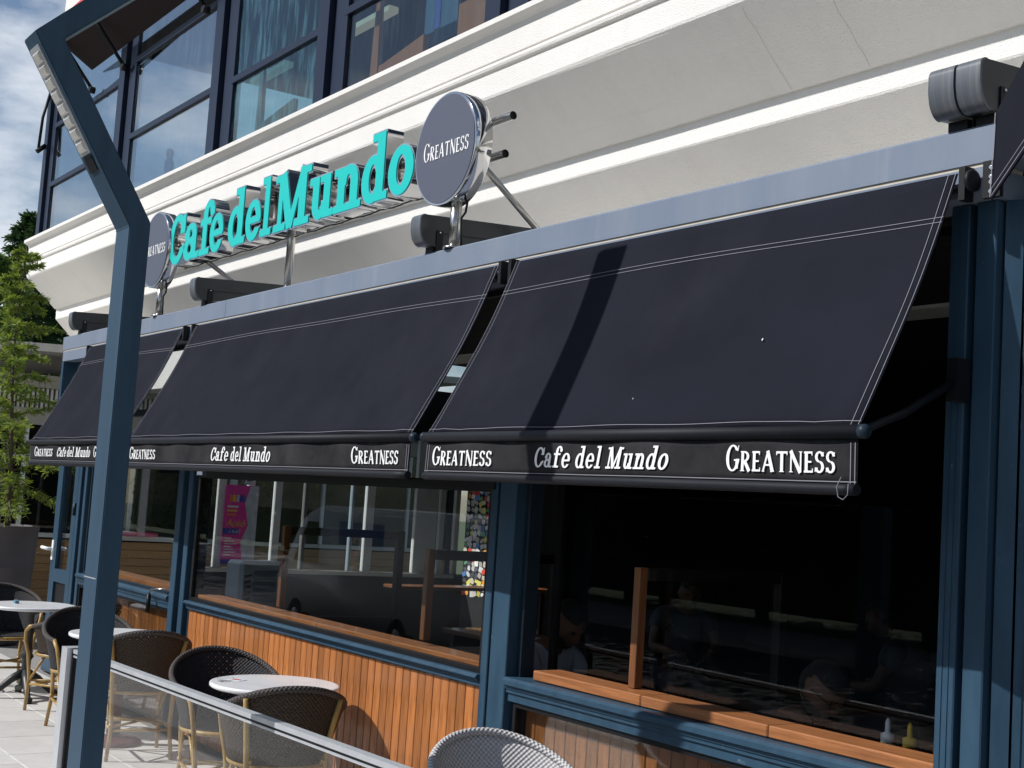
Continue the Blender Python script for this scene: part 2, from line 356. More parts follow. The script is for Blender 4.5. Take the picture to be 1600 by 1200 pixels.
SLAB = {
 'C': (1.12, lambda X, Y: U_(I_(ring(X, Y, .58, .70, .58, .72, .31, .58), -B_(X, Y, .72, .40, 2, .98)), B_(X, Y, .97, .86, 1.10, 1.38), B_(X, Y, .80, .86, 1.06, 1.0), Ln(X, Y, .92, .20, 1.10, .46, .14))),
 'a': (.94, lambda X, Y: U_(ring(X, Y, .36, .30, .36, .31, .13, .18), B_(X, Y, .50, .06, .75, .72), I_(ring(X, Y, .40, .68, .35, .34, .13, .21), .66 - Y), E_(X, Y, .18, .72, .14, .13), B_(X, Y, .58, 0, .94, .14))),
 'f': (.84, lambda X, Y: U_(B_(X, Y, .18, 0, .44, 1.14), I_(ring(X, Y, .54, 1.12, .36, .38, .10, .25), 1.12 - Y), E_(X, Y, .76, 1.20, .14, .13), B_(X, Y, 0, .86, .72, 1.0), B_(X, Y, 0, 0, .66, .14))),
 'e': (.90, lambda X, Y: U_(I_(ring(X, Y, .45, .5, .45, .52, .19, .39), -B_(X, Y, .46, .25, 2, .50)), I_(B_(X, Y, .12, .44, .86, .57), E_(X, Y, .45, .5, .45, .52)))),
 'd': (1.0, lambda X, Y: U_(ring(X, Y, .42, .5, .42, .52, .17, .38), B_(X, Y, .57, 0, .83, 1.5), B_(X, Y, .36, 1.36, .83, 1.5), B_(X, Y, .6, 0, 1.0, .14))),
 'l': (.66, lambda X, Y: U_(B_(X, Y, .2, 0, .46, 1.5), B_(X, Y, 0, 1.36, .46, 1.5), B_(X, Y, 0, 0, .66, .14))),
 'M': (1.68, lambda X, Y: U_(B_(X, Y, .20, 0, .36, 1.4), B_(X, Y, 1.20, 0, 1.48, 1.4), B_(X, Y, 0, 0, .56, .14), B_(X, Y, 1.02, 0, 1.68, .14), B_(X, Y, 0, 1.26, .50, 1.4), B_(X, Y, 1.22, 1.26, 1.68, 1.4), Ln(X, Y, .34, 1.42, .80, .02, .27), Ln(X, Y, .80, .02, 1.32, 1.42, .17))),
 'u': (1.1, lambda X, Y: U_(B_(X, Y, .16, .34, .42, 1), B_(X, Y, 0, .87, .42, 1), I_(ring(X, Y, .50, .36, .34, .37, .09, .22), Y - .37), B_(X, Y, .68, 0, .94, 1), B_(X, Y, .5, .87, .94, 1), B_(X, Y, .7, 0, 1.1, .13))),
 'n': (1.1, lambda X, Y: U_(B_(X, Y, .16, 0, .42, 1), B_(X, Y, 0, .87, .42, 1), B_(X, Y, 0, 0, .56, .13), I_(ring(X, Y, .58, .62, .37, .40, .11, .25), .61 - Y), B_(X, Y, .69, 0, .95, .64), B_(X, Y, .55, 0, 1.1, .13))),
 'o': (.90, lambda X, Y: ring(X, Y, .45, .5, .45, .52, .19, .38)),
}
FLARE = {
 'G': (.98, lambda X, Y: U_(I_(ring(X, Y, .5, .65, .5, .67, .27, .56), -B_(X, Y, .56, .62, 2, 1.02)), B_(X, Y, .72, .12, .92, .60), B_(X, Y, .60, .50, 1.0, .60), Ln(X, Y, .86, .98, .92, 1.28, .07))),
 'R': (.74, lambda X, Y: U_(B_(X, Y, .06, 0, .26, 1), B_(X, Y, 0, 0, .32, .06), I_(ring(X, Y, .28, .73, .36, .27, .17, .17), .27 - X), Ln(X, Y, .30, .52, .66, 0, .21), B_(X, Y, 0, .93, .3, 1))),
 'E': (.58, lambda X, Y: U_(B_(X, Y, .05, 0, .25, 1), B_(X, Y, 0, .89, .54, 1), B_(X, Y, .05, .46, .48, .56), B_(X, Y, 0, 0, .58, .11), B_(X, Y, .47, .80, .54, 1), B_(X, Y, .51, 0, .58, .21))),
 'A': (.84, lambda X, Y: U_(Ln(X, Y, .08, 0, .40, 1.0, .12), Ln(X, Y, .38, 1.02, .72, 0, .22), B_(X, Y, .2, .28, .58, .38), B_(X, Y, 0, 0, .2, .05), B_(X, Y, .56, 0, .84, .05))),
 'T': (.74, lambda X, Y: U_(B_(X, Y, .27, 0, .47, 1), B_(X, Y, 0, .88, .74, 1), B_(X, Y, 0, .80, .07, 1), B_(X, Y, .67, .80, .74, 1), B_(X, Y, .21, 0, .53, .05))),
 'N': (.84, lambda X, Y: U_(B_(X, Y, .07, 0, .18, 1), B_(X, Y, .68, 0, .79, 1), Ln(X, Y, .09, 1.03, .72, -.02, .21), B_(X, Y, 0, 0, .26, .05), B_(X, Y, .6, .95, .84, 1))),
 'S': (.60, lambda X, Y: U_(I_(ring(X, Y, .30, .745, .29, .27, .11, .165), -I_(.30 - X, Y - .76)), I_(ring(X, Y, .30, .275, .30, .285, .11, .175), -I_(X - .30, .26 - Y)), Ln(X, Y, .50, .80, .55, .97, .07), Ln(X, Y, .03, .04, .06, .22, .07))),
}
def contours(fn, wdt, level=0.0, h=.02):
    xs, ys, X, Y = _grid(wdt, 1.6, h); D = fn(X, Y) - level
    D = np.where(np.abs(D) < 1e-6, 1e-6, D); S = D < 0
    pts = {}; nxt = {}
    ny, nx = D.shape
    def ep(a, b):
        k = (a, b) if a < b else (b, a)
        if k not in pts:
            (j0, i0), (j1, i1) = k; d0, d1 = D[j0, i0], D[j1, i1]; t = d0 / (d0 - d1)
            pts[k] = (xs[i0] + t * (xs[i1] - xs[i0]), ys[j0] + t * (ys[j1] - ys[j0]))
        return k
    cs = S[:-1, :-1].astype(int) + S[:-1, 1:] + S[1:, 1:] + S[1:, :-1]
    for j, i in zip(*np.where((cs > 0) & (cs < 4))):
        c = [(j, i), (j, i + 1), (j + 1, i + 1), (j + 1, i)]; ins = [bool(S[p]) for p in c]
        cr = []
        for k in range(4):
            if ins[k] != ins[(k + 1) % 4]: cr.append((k, ins[k]))
        ex = [k for k, s in cr if s]; en = [k for k, s in cr if not s]
        for a in ex:                     # leaving edge -> next entering edge, keeps the inside on one side
            b = min(en, key=lambda q: (q - a) % 4)
            ka = ep(c[a], c[(a + 1) % 4]); kb = ep(c[b], c[(b + 1) % 4]); nxt[ka] = kb
    loops = []
    while nxt:
        k0 = next(iter(nxt)); lp = []; k = k0
        while k in nxt: lp.append(pts[k]); k = nxt.pop(k)
        if len(lp) < 6: continue
        # drop nearly collinear points
        res = [lp[0]]
        for q in range(1, len(lp)):
            a = res[-1] if res else lp[q - 1]; b = lp[q]; c2 = lp[(q + 1) % len(lp)]
            ar = abs((b[0] - a[0]) * (c2[1] - a[1]) - (b[1] - a[1]) * (c2[0] - a[0]))
            dd = math.hypot(c2[0] - a[0], c2[1] - a[1]) + 1e-9
            if ar / dd > .0012 or math.hypot(b[0] - a[0], b[1] - a[1]) > .25: res.append(b)
        if len(res) >= 3: loops.append(res)
    return loops
_gc = {}
def glyph_loops(font, ch, level=0.0):
    k = (id(font), ch, level)
    if k not in _gc: _gc[k] = contours(font[ch][1], font[ch][0], level)
    return _gc[k]
def fill_mesh(name, loops, depth):
    """loops in (x,z) metres -> solid standing in the XZ plane, front at y=0 facing -Y, depth towards +Y"""
    cu = bpy.data.curves.new('outline', 'CURVE'); cu.dimensions = '2D'; cu.fill_mode = 'BOTH'; cu.extrude = depth / 2
    for lp in loops:
        s = cu.splines.new('POLY'); s.points.add(len(lp) - 1); s.use_cyclic_u = True
        for p, q in zip(s.points, lp): p.co = (q[0], q[1], 0, 1)
    ob = bpy.data.objects.new('outline', cu); me = bpy.data.meshes.new_from_object(ob)
    bpy.data.objects.remove(ob); bpy.data.curves.remove(cu); me.name = name
    me.transform(Matrix(((1, 0, 0, 0), (0, 0, -1, depth / 2), (0, 1, 0, 0), (0, 0, 0, 1)))); return me
def text_layout(font, s, space=.12, word=.42):
    x = 0; res = []
    for ch in s:
        if ch == ' ': x += word; continue
        res.append((ch, x)); x += font[ch][0] + space
    return res, x - space
def word_loops(font, s, x0, x1, z0, height, unit, shear=0.0, caps=None, bold=0.0):
    """all outlines of a word, fitted between x0 and x1; height = metres of `unit` glyph units"""
    lay, wd = text_layout(font, s, .10 if font is FLARE else .12, .5)
    sx = (x1 - x0) / wd; sz = height / unit; res = []
    for ch, x in lay:
        for lp in glyph_loops(font, ch, bold): res.append([(x0 + (x + p[0] + shear * p[1]) * sx, z0 + p[1] * sz) for p in lp])
    return res
def bend_y(me, fn):
    for v in me.vertices: v.co.y += fn(v.co.x, v.co.z)

# ================================================================== SETTING
g = MB(); g.box(-160, -160, -.62, 160, 160, -.6); tag(obj('ground', g, 'ground_green'), kind='structure')
g = MB(); g.box(-160, -13.5, -.598, 160, -5.2, -.5); tag(obj('road', g, 'asphalt'), kind='structure')
g = MB(); g.box(-160, -16.5, -.598, 160, -13.5, -.36); g.box(-160, -5.2, -.598, 160, -3.3, -.36); tag(obj('pavement', g, 'pavement_stone'), kind='structure')
g = MB(); g.box(-60, -3.3, -.598, 20, 9.0, -.012)
floor = tag(obj('terrace', g, 'grout'), kind='structure')
tm = MB().bbox(-.2975, -.2975, -.0118, .2975, .2975, 0, .003).mesh('tile'); tm.materials.append(MATS['tile_stone'])
for i in range(26):
    for j in range(5):
        o = link('tile', tm, floor); o.location = (-3.0 - i * .6 - (j % 2) * .3, -.34 - j * .6, 0); o.rotation_euler = (0, 0, rng.choice([0, math.pi / 2, math.pi]))

# ================================================================== WHITE BUILDING (upper storey over the pavilion)
bl = thing('white_building', 'white stuccoed upper storey with moulded cornice and blue framed windows above the cafe', 'building')
prof = [(1.75, 5.33), (1.50, 5.33), (1.462, 5.312), (1.462, 5.27), (1.50, 5.25), (1.525, 5.235), (1.54, 5.20), (1.54, 5.03), (1.556, 5.026), (1.556, 5.012), (1.528, 5.006), (1.522, 4.985),
        (1.528, 4.965), (1.556, 4.955), (1.558, 4.945), (1.546, 4.94), (1.546, 4.775), (1.552, 4.757), (1.566, 4.742), (2.012, 4.335), (2.028, 4.345), (2.034, 4.335), (2.034, 4.19), (2.04, 4.178), (2.30, 3.927), (2.30, 3.0), (2.6, 3.0), (2.6, 5.33)]
cm = MB()
XL, XR = -20.9, 15.0; nseg = 36
n = len(prof)
vs = []
for k in range(nseg + 1):
    x = XL + (XR - XL) * k / nseg
    vs += [(x, y + (rng.uniform(-.0012, .0012) if 1 < i < n - 3 else 0), z + (rng.uniform(-.0015, .0015) if 1 < i < n - 3 else 0)) for i, (y, z) in enumerate(prof)]
fs = [(k * n + i, k * n + (i + 1) % n, (k + 1) * n + (i + 1) % n, (k + 1) * n + i) for k in range(nseg) for i in range(n)]
fs += [tuple(range(n))[::-1], tuple(nseg * n + i for i in range(n))]
cm.add(vs, fs)
me = cm.mesh('cornice'); bm = bmesh.new(); bm.from_mesh(me); bmesh.ops.recalc_face_normals(bm, faces=bm.faces); bm.to_mesh(me); bm.free()
link('cornice', me, bl, 'stucco')
# thin joint cracks on the sloping soffit
for x in (-5.0, -5.6, -9.4):
    ck = MB()
    for q in range(8):
        t0, t1 = q / 8, (q + 1) / 8; d0, d1 = rng.uniform(-.008, .008), rng.uniform(-.008, .008)
        P = lambda t, d, e: (x + d + e, 1.575 + t * .43 - .0015, 4.733 - t * .392 - .0015)
        if q == 0: dl = d0
        ck.add([P(t0, dl, -.001), P(t0, dl, .001), P(t1, d1, .001), P(t1, d1, -.001)], [(0, 1, 2, 3)]); dl = d1
    obj('soffit_crack', ck, 'beige_wall', bl)

# wall above the windows, floor, back and ceiling of the upper room
r = MB(); r.box(XL + .05, 1.72, 8.6, XR, 2.2, 10.5); obj('upper_wall', r, 'stucco', bl)
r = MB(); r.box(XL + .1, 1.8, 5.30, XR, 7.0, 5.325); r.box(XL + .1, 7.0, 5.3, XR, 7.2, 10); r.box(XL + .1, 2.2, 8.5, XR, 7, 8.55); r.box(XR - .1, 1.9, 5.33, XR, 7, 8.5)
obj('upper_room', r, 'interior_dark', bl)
mull = [(-20.85, -20.42), (-17.40, -16.86), (-14.05, -13.52), (-11.38, -10.88), (-8.44, -7.95), (-5.6, -5.1), (-2.9, -2.4)]
for (a, b) in mull:
    q = MB(); wdt = b - a
    q.box(a, 1.60, 5.332, a + wdt * .42, 1.74, 8.6); q.box(a + wdt * .45, 1.66, 5.332, a + wdt * .55, 1.74, 8.6); q.box(a + wdt * .58, 1.64, 5.332, b, 1.74, 8.6)
    obj('mullion', q, 'navy_frame', bl)
def upper_window(x0, x1, rows, dirty, k):
    f = MB()
    for z in rows: f.box(x0, 1.625, z - .035, x1, 1.70, z + .035)
    f.box(x0, 1.63, 5.332, x0 + .045, 1.70, 8.55); f.box(x1 - .045, 1.63, 5.332, x1, 1.70, 8.55)
    f.box(x0 + .046, 1.64, 5.332, x1 - .046, 1.70, 5.37)
    wn = obj('window', f, 'navy_frame', bl)
    zs = [5.37] + [z for z in rows] + [8.5]
    for i in range(len(zs) - 1):
        p = MB(); a = zs[i] + (.036 if i else .001); b = zs[i + 1] - .036
        p.box(x0 + .046, 1.655, a, x1 - .046, 1.661, b); po = obj('pane', p, ('pane_upper', 'pane_upper_dirty', 'pane_upper_clear')[int(dirty) if k < 3 else 2], wn)
    return wn
upper_window(-20.42, -17.40, [6.12, 7.02], False, 0)
upper_window(-16.86, -14.05, [6.16, 7.17], False, 1)
upper_window(-13.52, -11.38, [6.13, 7.3], True, 2)
upper_window(-10.88, -8.44, [6.17, 7.3], False, 3)
upper_window(-7.95, -5.6, [6.17, 7.3], False, 4)
upper_window(-5.1, -2.9, [6.17, 7.3], False, 5)
# corner sash seen end-on at the far end, its stay hanging out
q = MB(); q.tube([(-20.75, 1.60, 7.62), (-20.75, 1.52, 7.2), (-20.75, 1.50, 6.72)], .022); q.tube([(-20.75, 1.60, 6.78), (-20.75, 1.48, 6.66)], .035); obj('window_stay', q, 'black_metal', bl)

def desk_frame(x, y, label):
    t = thing('wooden_chair_frame', label, 'chair', (x, y, 5.325), group='orange wooden furniture upstairs')
    q = MB(); q.prism([(0, 0), (.16, 0), (.11, .98), (.05, .98)], 'y', -.02, .02); obj('upright', q, 'orange_wood', t)
    q = MB(); q.prism([(.18, .02), (.95, .02), (.95, .36), (.18, .26)], 'y', -.025, .025); obj('side_panel', q, 'orange_wood', t)
desk_frame(-10.62, 1.80, 'orange wooden frame standing behind the lower right upstairs window, tall upright at left')
desk_frame(-13.15, 1.80, 'orange wooden frame behind the dirty teal upstairs window')
t = thing('wooden_cabinet', 'orange wooden cabinet behind the right end of the upstairs window row', 'cabinet', (-9.2, 1.82, 5.325))
q = MB(); q.bbox(0, 0, 0, .62, .4, .50); obj('carcass', q, 'orange_wood', t); q = MB(); q.bbox(.03, -.016, .04, .59, -.001, .46); obj('cabinet_door', q, 'orange_wood', t)
for i, (x, y, z, ln, lb) in enumerate([(-10.1, 2.6, 6.85, 1.5, 'cream strip light hanging in the rightmost visible upstairs room'), (-13.2, 2.6, 6.72, 1.3, 'cream strip light behind the dirty teal upstairs window'), (-15.4, 2.6, 6.75, 1.0, 'cream strip light behind the pale blue upstairs window')]):
    t = thing('strip_light', lb, 'light', (x, y, z), group='upstairs strip lights')
    q = MB(); q.bbox(0, 0, 0, ln, .12, .07, .008); obj('diffuser', q, 'tube_cream', t)
    q = MB(); q.tube([(.2, .06, .07), (.2, .06, 1.2)], .006); q.tube([(ln - .2, .06, .07), (ln - .2, .06, 1.2)], .006); obj('hanger', q, 'black_metal', t)
t = thing('bottle_figure', 'small dark bottle with orange lower half standing behind upstairs glass', 'bottle', (-15.75, 1.80, 5.325)); t.scale = (.62, .62, .62)
q = MB(); q.lathe([(.06, 0), (.085, .02), (.085, .32), (.05, .34)], 16); obj('base', q, 'orange_wood', t)
q = MB(); q.lathe([(.07, .345), (.09, .38), (.09, .56), (.055, .61), (.05, .64), (.075, .69), (.075, .78), (.04, .82), (.005, .825)], 16); obj('top', q, 'label_blue', t)
t = thing('blue_curtain', 'blue grey curtain hanging at the side of the pale upstairs window', 'curtain', (-14.5, 1.9, 5.33))
q = MB(); pl = [(.012 * math.sin(k * .9) + k * .03, .03 * math.sin(k * 1.7)) for k in range(12)]
for k in range(11): q.add([(pl[k][0], pl[k][1], 0), (pl[k + 1][0], pl[k + 1][1], 0), (pl[k + 1][0] + .12, pl[k + 1][1], 3), (pl[k][0] + .12, pl[k][1], 3)], [(0, 1, 2, 3)], True)
co = obj('curtain_cloth', q, 'curtain', t); co.modifiers.new('thick', 'SOLIDIFY').thickness = .006
t = thing('printed_poster', 'teal picture propped behind the rightmost upstairs window', 'picture', (-10.15, 2.05, 5.75))
q = MB(); q.box(0, 0, 0, .55, .02, .75); obj('board', q, 'curtain', t); q = MB(); q.box(.17, -.006, .12, .27, -.001, .62); obj('blue_band', q, 'label_blue', t)
# small red awning over the far upstairs windows
t = thing('window_awning', 'small dark red awning propped out above the far upstairs windows', 'awning', (0, 0, 0))
q = MB(); q.prism([(1.58, 7.46), (.98, 7.82), (.98, 7.80), (1.58, 7.44)], 'x', -18.6, -14.2); obj('fabric', q, 'maroon_fabric', t)
q = MB(); q.prism([(.976, 7.90), (.966, 7.90), (.962, 7.80), (.972, 7.80)], 'x', -18.6, -14.2); obj('valance', q, 'red_fabric', t)
for x in (-18.45, -17.1, -14.3):
    q = MB(); q.tube([(x, 1.57, 7.12), (x, 1.02, 7.79)], .026); q.tube([(x, 1.60, 7.12), (x, 1.52, 7.12)], .05); obj('stay', q, 'black_metal', t)

# ================================================================== CAFE PAVILION
pv = thing('cafe_pavilion', 'blue steel framed cafe front with glass, timber boards and pale beam under the awnings', 'building')
# beam
q = MB(); q.prism([(-.08, 2.965), (.12, 2.965), (.12, 3.09), (-.072, 3.09), (-.08, 3.082)], 'x', -12.80, -8.905)
bo = obj('beam', q, 'beam_paint', pv)
q = MB(); q.prism([(-.08, 2.965), (.12, 2.965), (.12, 3.09), (-.072, 3.09), (-.08, 3.082)], 'x', -8.90, -2.56); obj('beam', q, 'beam_paint', pv)
q = MB(); q.box(-12.78, -.074, 2.952, -2.66, .1, 2.965); obj('beam_joint', q, 'cream_gap', pv)
q = MB(); q.box(-12.78, -.078, 2.86, -2.66, .11, 2.952); obj('lower_beam', q, 'beam_paint', pv)
# unseen dark wall right of the frame, added to cut light on the lamp post
q = MB(); q.box(-2.2, .25, 0, 15, .4, 3.0); obj('side_light_block', q, 'dark_glass', pv)
# front posts: (x0, x1, y0)
def front_post(x0, x1, y0=0.0, y1=.12, z0=0, z1=2.86, m='blue_frame', grooves=0):
    q = MB(); q.bbox(x0, y0, z0, x1, y1, z1, .004)
    for k in range(grooves):
        gx = x0 + (x1 - x0) * (k + 1) / (grooves + 1); q.box(gx - .002, y0 - .003, z0, gx + .002, y0 - .001, z1)
    return obj('post', q, m, pv)
front_post(-12.90, -12.83, .02); front_post(-9.705, -9.605, -.01, .12); front_post(-9.522, -9.44, 0); front_post(-9.41, -9.362, .03, .12, m='blue_frame_dark')
front_post(-5.505, -5.447, -.005); front_post(-5.406, -5.268, -.02, .12); front_post(-5.262, -5.235, .04, .12, m='blue_frame_dark')
front_post(-2.857, -2.785, 0, grooves=2); front_post(-2.757, -2.68, .0, .14); 
def angled_post(s0, s1, grooves=()):
    q = MB(); bx, by = -2.668, .03; dxx, dyy = .857, .514
    P = [(bx + dxx * a - dyy * b, by + dyy * a + dxx * b) for a, b in ((s0, 0), (s1, 0), (s1, .09), (s0, .09))]
    q.prism(P, 'z', 0, 2.86)
    for g_ in grooves:
        q.prism([(bx + dxx * a + dyy * b, by + dyy * a - dxx * b) for a, b in ((g_, .001), (g_, .004), (g_ + .004, .004), (g_ + .004, .001))], 'z', 0, 2.86)
    return obj('post', q, 'blue_frame', pv)
angled_post(.0, .056); angled_post(.064, .13, (.085,)); angled_post(.14, .5)
q = MB()
for a, b in ((-9.604, -9.523), (-9.44, -9.41), (-5.446, -5.407), (-2.784, -2.758), (-2.679, -2.66)): q.box(a, .07, 0, b, .11, 2.86)
obj('post_recess', q, 'black_metal', pv)
# sills
def sill(x0, x1, z0, z1, prj=.03):
    q = MB(); h = z1 - z0
    q.prism([(.10, z0), (0, z0), (0, z0 + h * .34), (-prj * .3, z0 + h * .36), (-prj * .3, z0 + h * .5), (-prj * .5, z0 + h * .52), (-prj * .5, z0 + h * .66), (-prj, z0 + h * .7), (-prj, z1 - .012), (-prj + .012, z1), (.10, z1)], 'x', x0, x1)
    return obj('sill', q, 'blue_frame', pv)
sill(-9.362, -5.507, .905, .962); sill(-5.266, -2.859, .875, .985, .035); sill(-11.95, -9.707, .865, .962, .03)
# timber boards
def boards(x0, x1, z0, z1, y, n):
    wdt = (x1 - x0) / n; me = MB().bbox(-wdt / 2 + .0028, 0, z0, wdt / 2 - .0028, .022, z1, .0025).mesh('board'); me.materials.append(MATS['board_wood'])
    for i in range(n):
        o = link('board', me, pv); o.location = (x0 + (i + .5) * wdt, y + rng.uniform(-.0015, .0015), rng.uniform(-.004, 0))
    q = MB(); q.box(x0, y + .026, z0 - .01, x1, y + .05, z1); obj('board_backing', q, 'dark_wood', pv)
boards(-9.36, -5.507, .03, .90, .022, 50); boards(-5.23, -2.86, .03, .872, .085, 30); boards(-11.94, -9.71, .03, .862, .085, 28)
# lower glass in front of the boards (right and left bays)
def window(x0, x1, z0, z1, y, fr=.03, m='blue_frame_dark', bars=(), gm='pane_clear'):
    q = MB(); a, b = y - .018, y + .018
    q.box(x0, a, z0, x0 + fr, b, z1); q.box(x1 - fr, a, z0, x1, b, z1); q.box(x0 + fr, a, z0, x1 - fr, b, z0 + fr * .7); q.box(x0 + fr, a, z1 - fr, x1 - fr, b, z1)
    for z in bars: q.box(x0 + fr, a, z - .02, x1 - fr, b, z + .02)
    wo = obj('window', q, m, pv)
    q = MB(); q.box(x0 + fr, y - .003, z0 + fr * .7, x1 - fr, y + .003, z1 - fr); obj('pane', q, gm, wo); return wo
window(-5.232, -2.86, .02, .873, .03, .022, 'black_metal', gm='pane_low'); window(-11.94, -9.71, .02, .863, .03, .022, 'black_metal', gm='pane_low')
window(-9.36, -5.508, .963, 1.875, .03, .035, 'black_metal'); window(-11.94, -9.71, .963, 2.35, .05, .03)
window(-9.36, -5.508, 1.876, 2.85, .032, .03, 'black_metal'); window(-11.94, -9.71, 2.351, 2.85, .052, .03)
window(-5.232, -2.86, 1.0, 2.85, .215, .03, 'black_metal')
window(-12.82, -11.97, 2.12, 2.85, .05, .05, 'blue_frame')
# guide strip above the middle window (bright end caps)
q = MB(); q.box(-9.36, -.012, 1.852, -5.47, .008, 1.886); obj('window_track', q, 'black_metal', pv)
q = MB(); q.box(-9.33, -.018, 1.86, -9.22, -.0125, 1.885); obj('track_cap', q, 'beam_paint', pv)
# interior timber plank sills
for (x0, x1, y0, z0, z1) in ((-5.115, -4.35, .03, .988, 1.034), (-4.347, -3.62, .03, .988, 1.034), (-3.617, -2.862, .03, .988, 1.034), (-9.30, -7.4, .055, .964, 1.01), (-7.397, -5.52, .055, .964, 1.01), (-11.93, -10.8, .075, .964, 1.02), (-10.797, -9.715, .075, .964, 1.02)):
    q = MB(); q.bbox(x0, y0, z0, x1, y0 + .16, z1, .005); obj('plank_sill', q, 'plank_wood', pv)
# door
q = MB()
dx0, dx1 = -12.82, -12.20
q.box(dx0, 0, .02, dx0 + .14, .05, 2.10); q.box(dx1 - .11, 0, .02, dx1, .05, 2.10); q.box(dx0 + .14, 0, .83, dx1 - .11, .05, .945); q.box(dx0 + .14, 0, .02, dx1 - .11, .05, .16); q.box(dx0 + .14, 0, 1.98, dx1 - .11, .05, 2.10)
dr = obj('door', q, 'blue_frame', pv)
q = MB(); q.box(dx0 + .14, .022, .945, dx1 - .11, .028, 1.98); obj('pane', q, 'pane_clear', dr)
q = MB(); q.box(dx0 + .14, .02, .16, dx1 - .11, .03, .83); obj('kick_panel', q, 'black_metal', dr)
q = MB(); q.box(dx0 + .025, -.012, 1.02, dx0 + .075, 0, 1.20); q.tube([(dx0 + .05, -.01, 1.12), (dx0 + .05, -.06, 1.12), (dx0 - .10, -.065, 1.125)], .016); obj('handle', q, 'plastic_white', dr)
q = MB(); q.tube([(dx1 + .01, -.012, 1.45), (dx1 + .01, -.012, 1.56)], .018); q.tube([(dx1 + .01, -.012, .55), (dx1 + .01, -.012, .66)], .018); q.tube([(dx1 + .01, -.012, 1.90), (dx1 + .01, -.012, 2.0)], .018); obj('hinge', q, 'black_metal', dr)
front_post(-12.18, -12.10, -.005); front_post(-12.02, -11.955, 0)
q = MB(); q.box(-12.099, .06, 0, -12.021, .1, 2.86); obj('post_recess', q, 'black_metal', pv)
# corner frame above the door (window with blue frame at the far end)
q = MB(); q.box(-12.80, -.076, 2.12, -12.74, .1, 2.858); obj('corner_upright', q, 'blue_frame', pv)
# roof and inside surfaces
q = MB(); q.box(-10.4, .121, 3.02, -2.26, 5.2, 3.055); obj('ceiling', q, 'interior_dark', pv)  # stops short so daylight falls on the poster end
q = MB(); q.box(-10.4, .121, 3.056, -2.2, 2.29, 3.075); obj('roof_bounce_sheet', q, 'bounce_pale', pv)  # unseen pale sheet, added to bounce sunlight up onto the soffit
q = MB(); q.box(-13.2, 5.2, -.01, -2.2, 5.3, 3.06); q.box(-9.1, 3.0, -.008, -9.0, 5.19, 3.02); q.box(-2.25, .45, -.01, -2.15, 5.2, 3.06); obj('walls_and_light_block', q, 'interior_dark', pv)  # second box is an unseen wall added to hold back daylight
q = MB(); q.box(-10.95, .135, -.01, -2.25, 5.2, .004); obj('inner_floor', q, 'interior_floor', pv)
q = MB(); q.box(-13.0, .135, -.01, -10.951, 5.2, .004); obj('bounce_floor', q, 'pavement_stone', pv)  # pale floor added to bounce daylight onto the poster wall
# end wall of the pavilion: white framed windows over a dark base, seen through the middle window
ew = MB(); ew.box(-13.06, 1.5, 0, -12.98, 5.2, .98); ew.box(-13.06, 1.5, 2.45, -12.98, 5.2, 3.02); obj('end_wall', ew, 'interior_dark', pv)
for (a, b, m) in ((1.50, 1.56, 'blue_frame_dark'), (1.66, 1.74, 'white_frame'), (1.98, 2.05, 'white_frame'), (2.28, 2.36, 'white_frame'), (2.62, 2.66, 'grey_panel'), (3.18, 3.21, 'plastic_grey'), (3.36, 3.46, 'white_frame'), (3.98, 4.26, 'white_frame'), (4.30, 4.36, 'white_frame'), (4.50, 4.56, 'cream_edge')):
    q = MB(); q.bbox(-13.05, a, .98, -12.99, b, 2.45, .004); obj('end_mullion', q, m, pv)
q = MB(); q.box(-13.025, 1.56, .98, -13.019, 4.5, 2.45); obj('pane', q, 'pane_clear', pv)
q = MB(); q.box(-13.08, 1.5, .94, -12.94, 4.5, .98); obj('end_sill', q, 'cream_edge', pv)

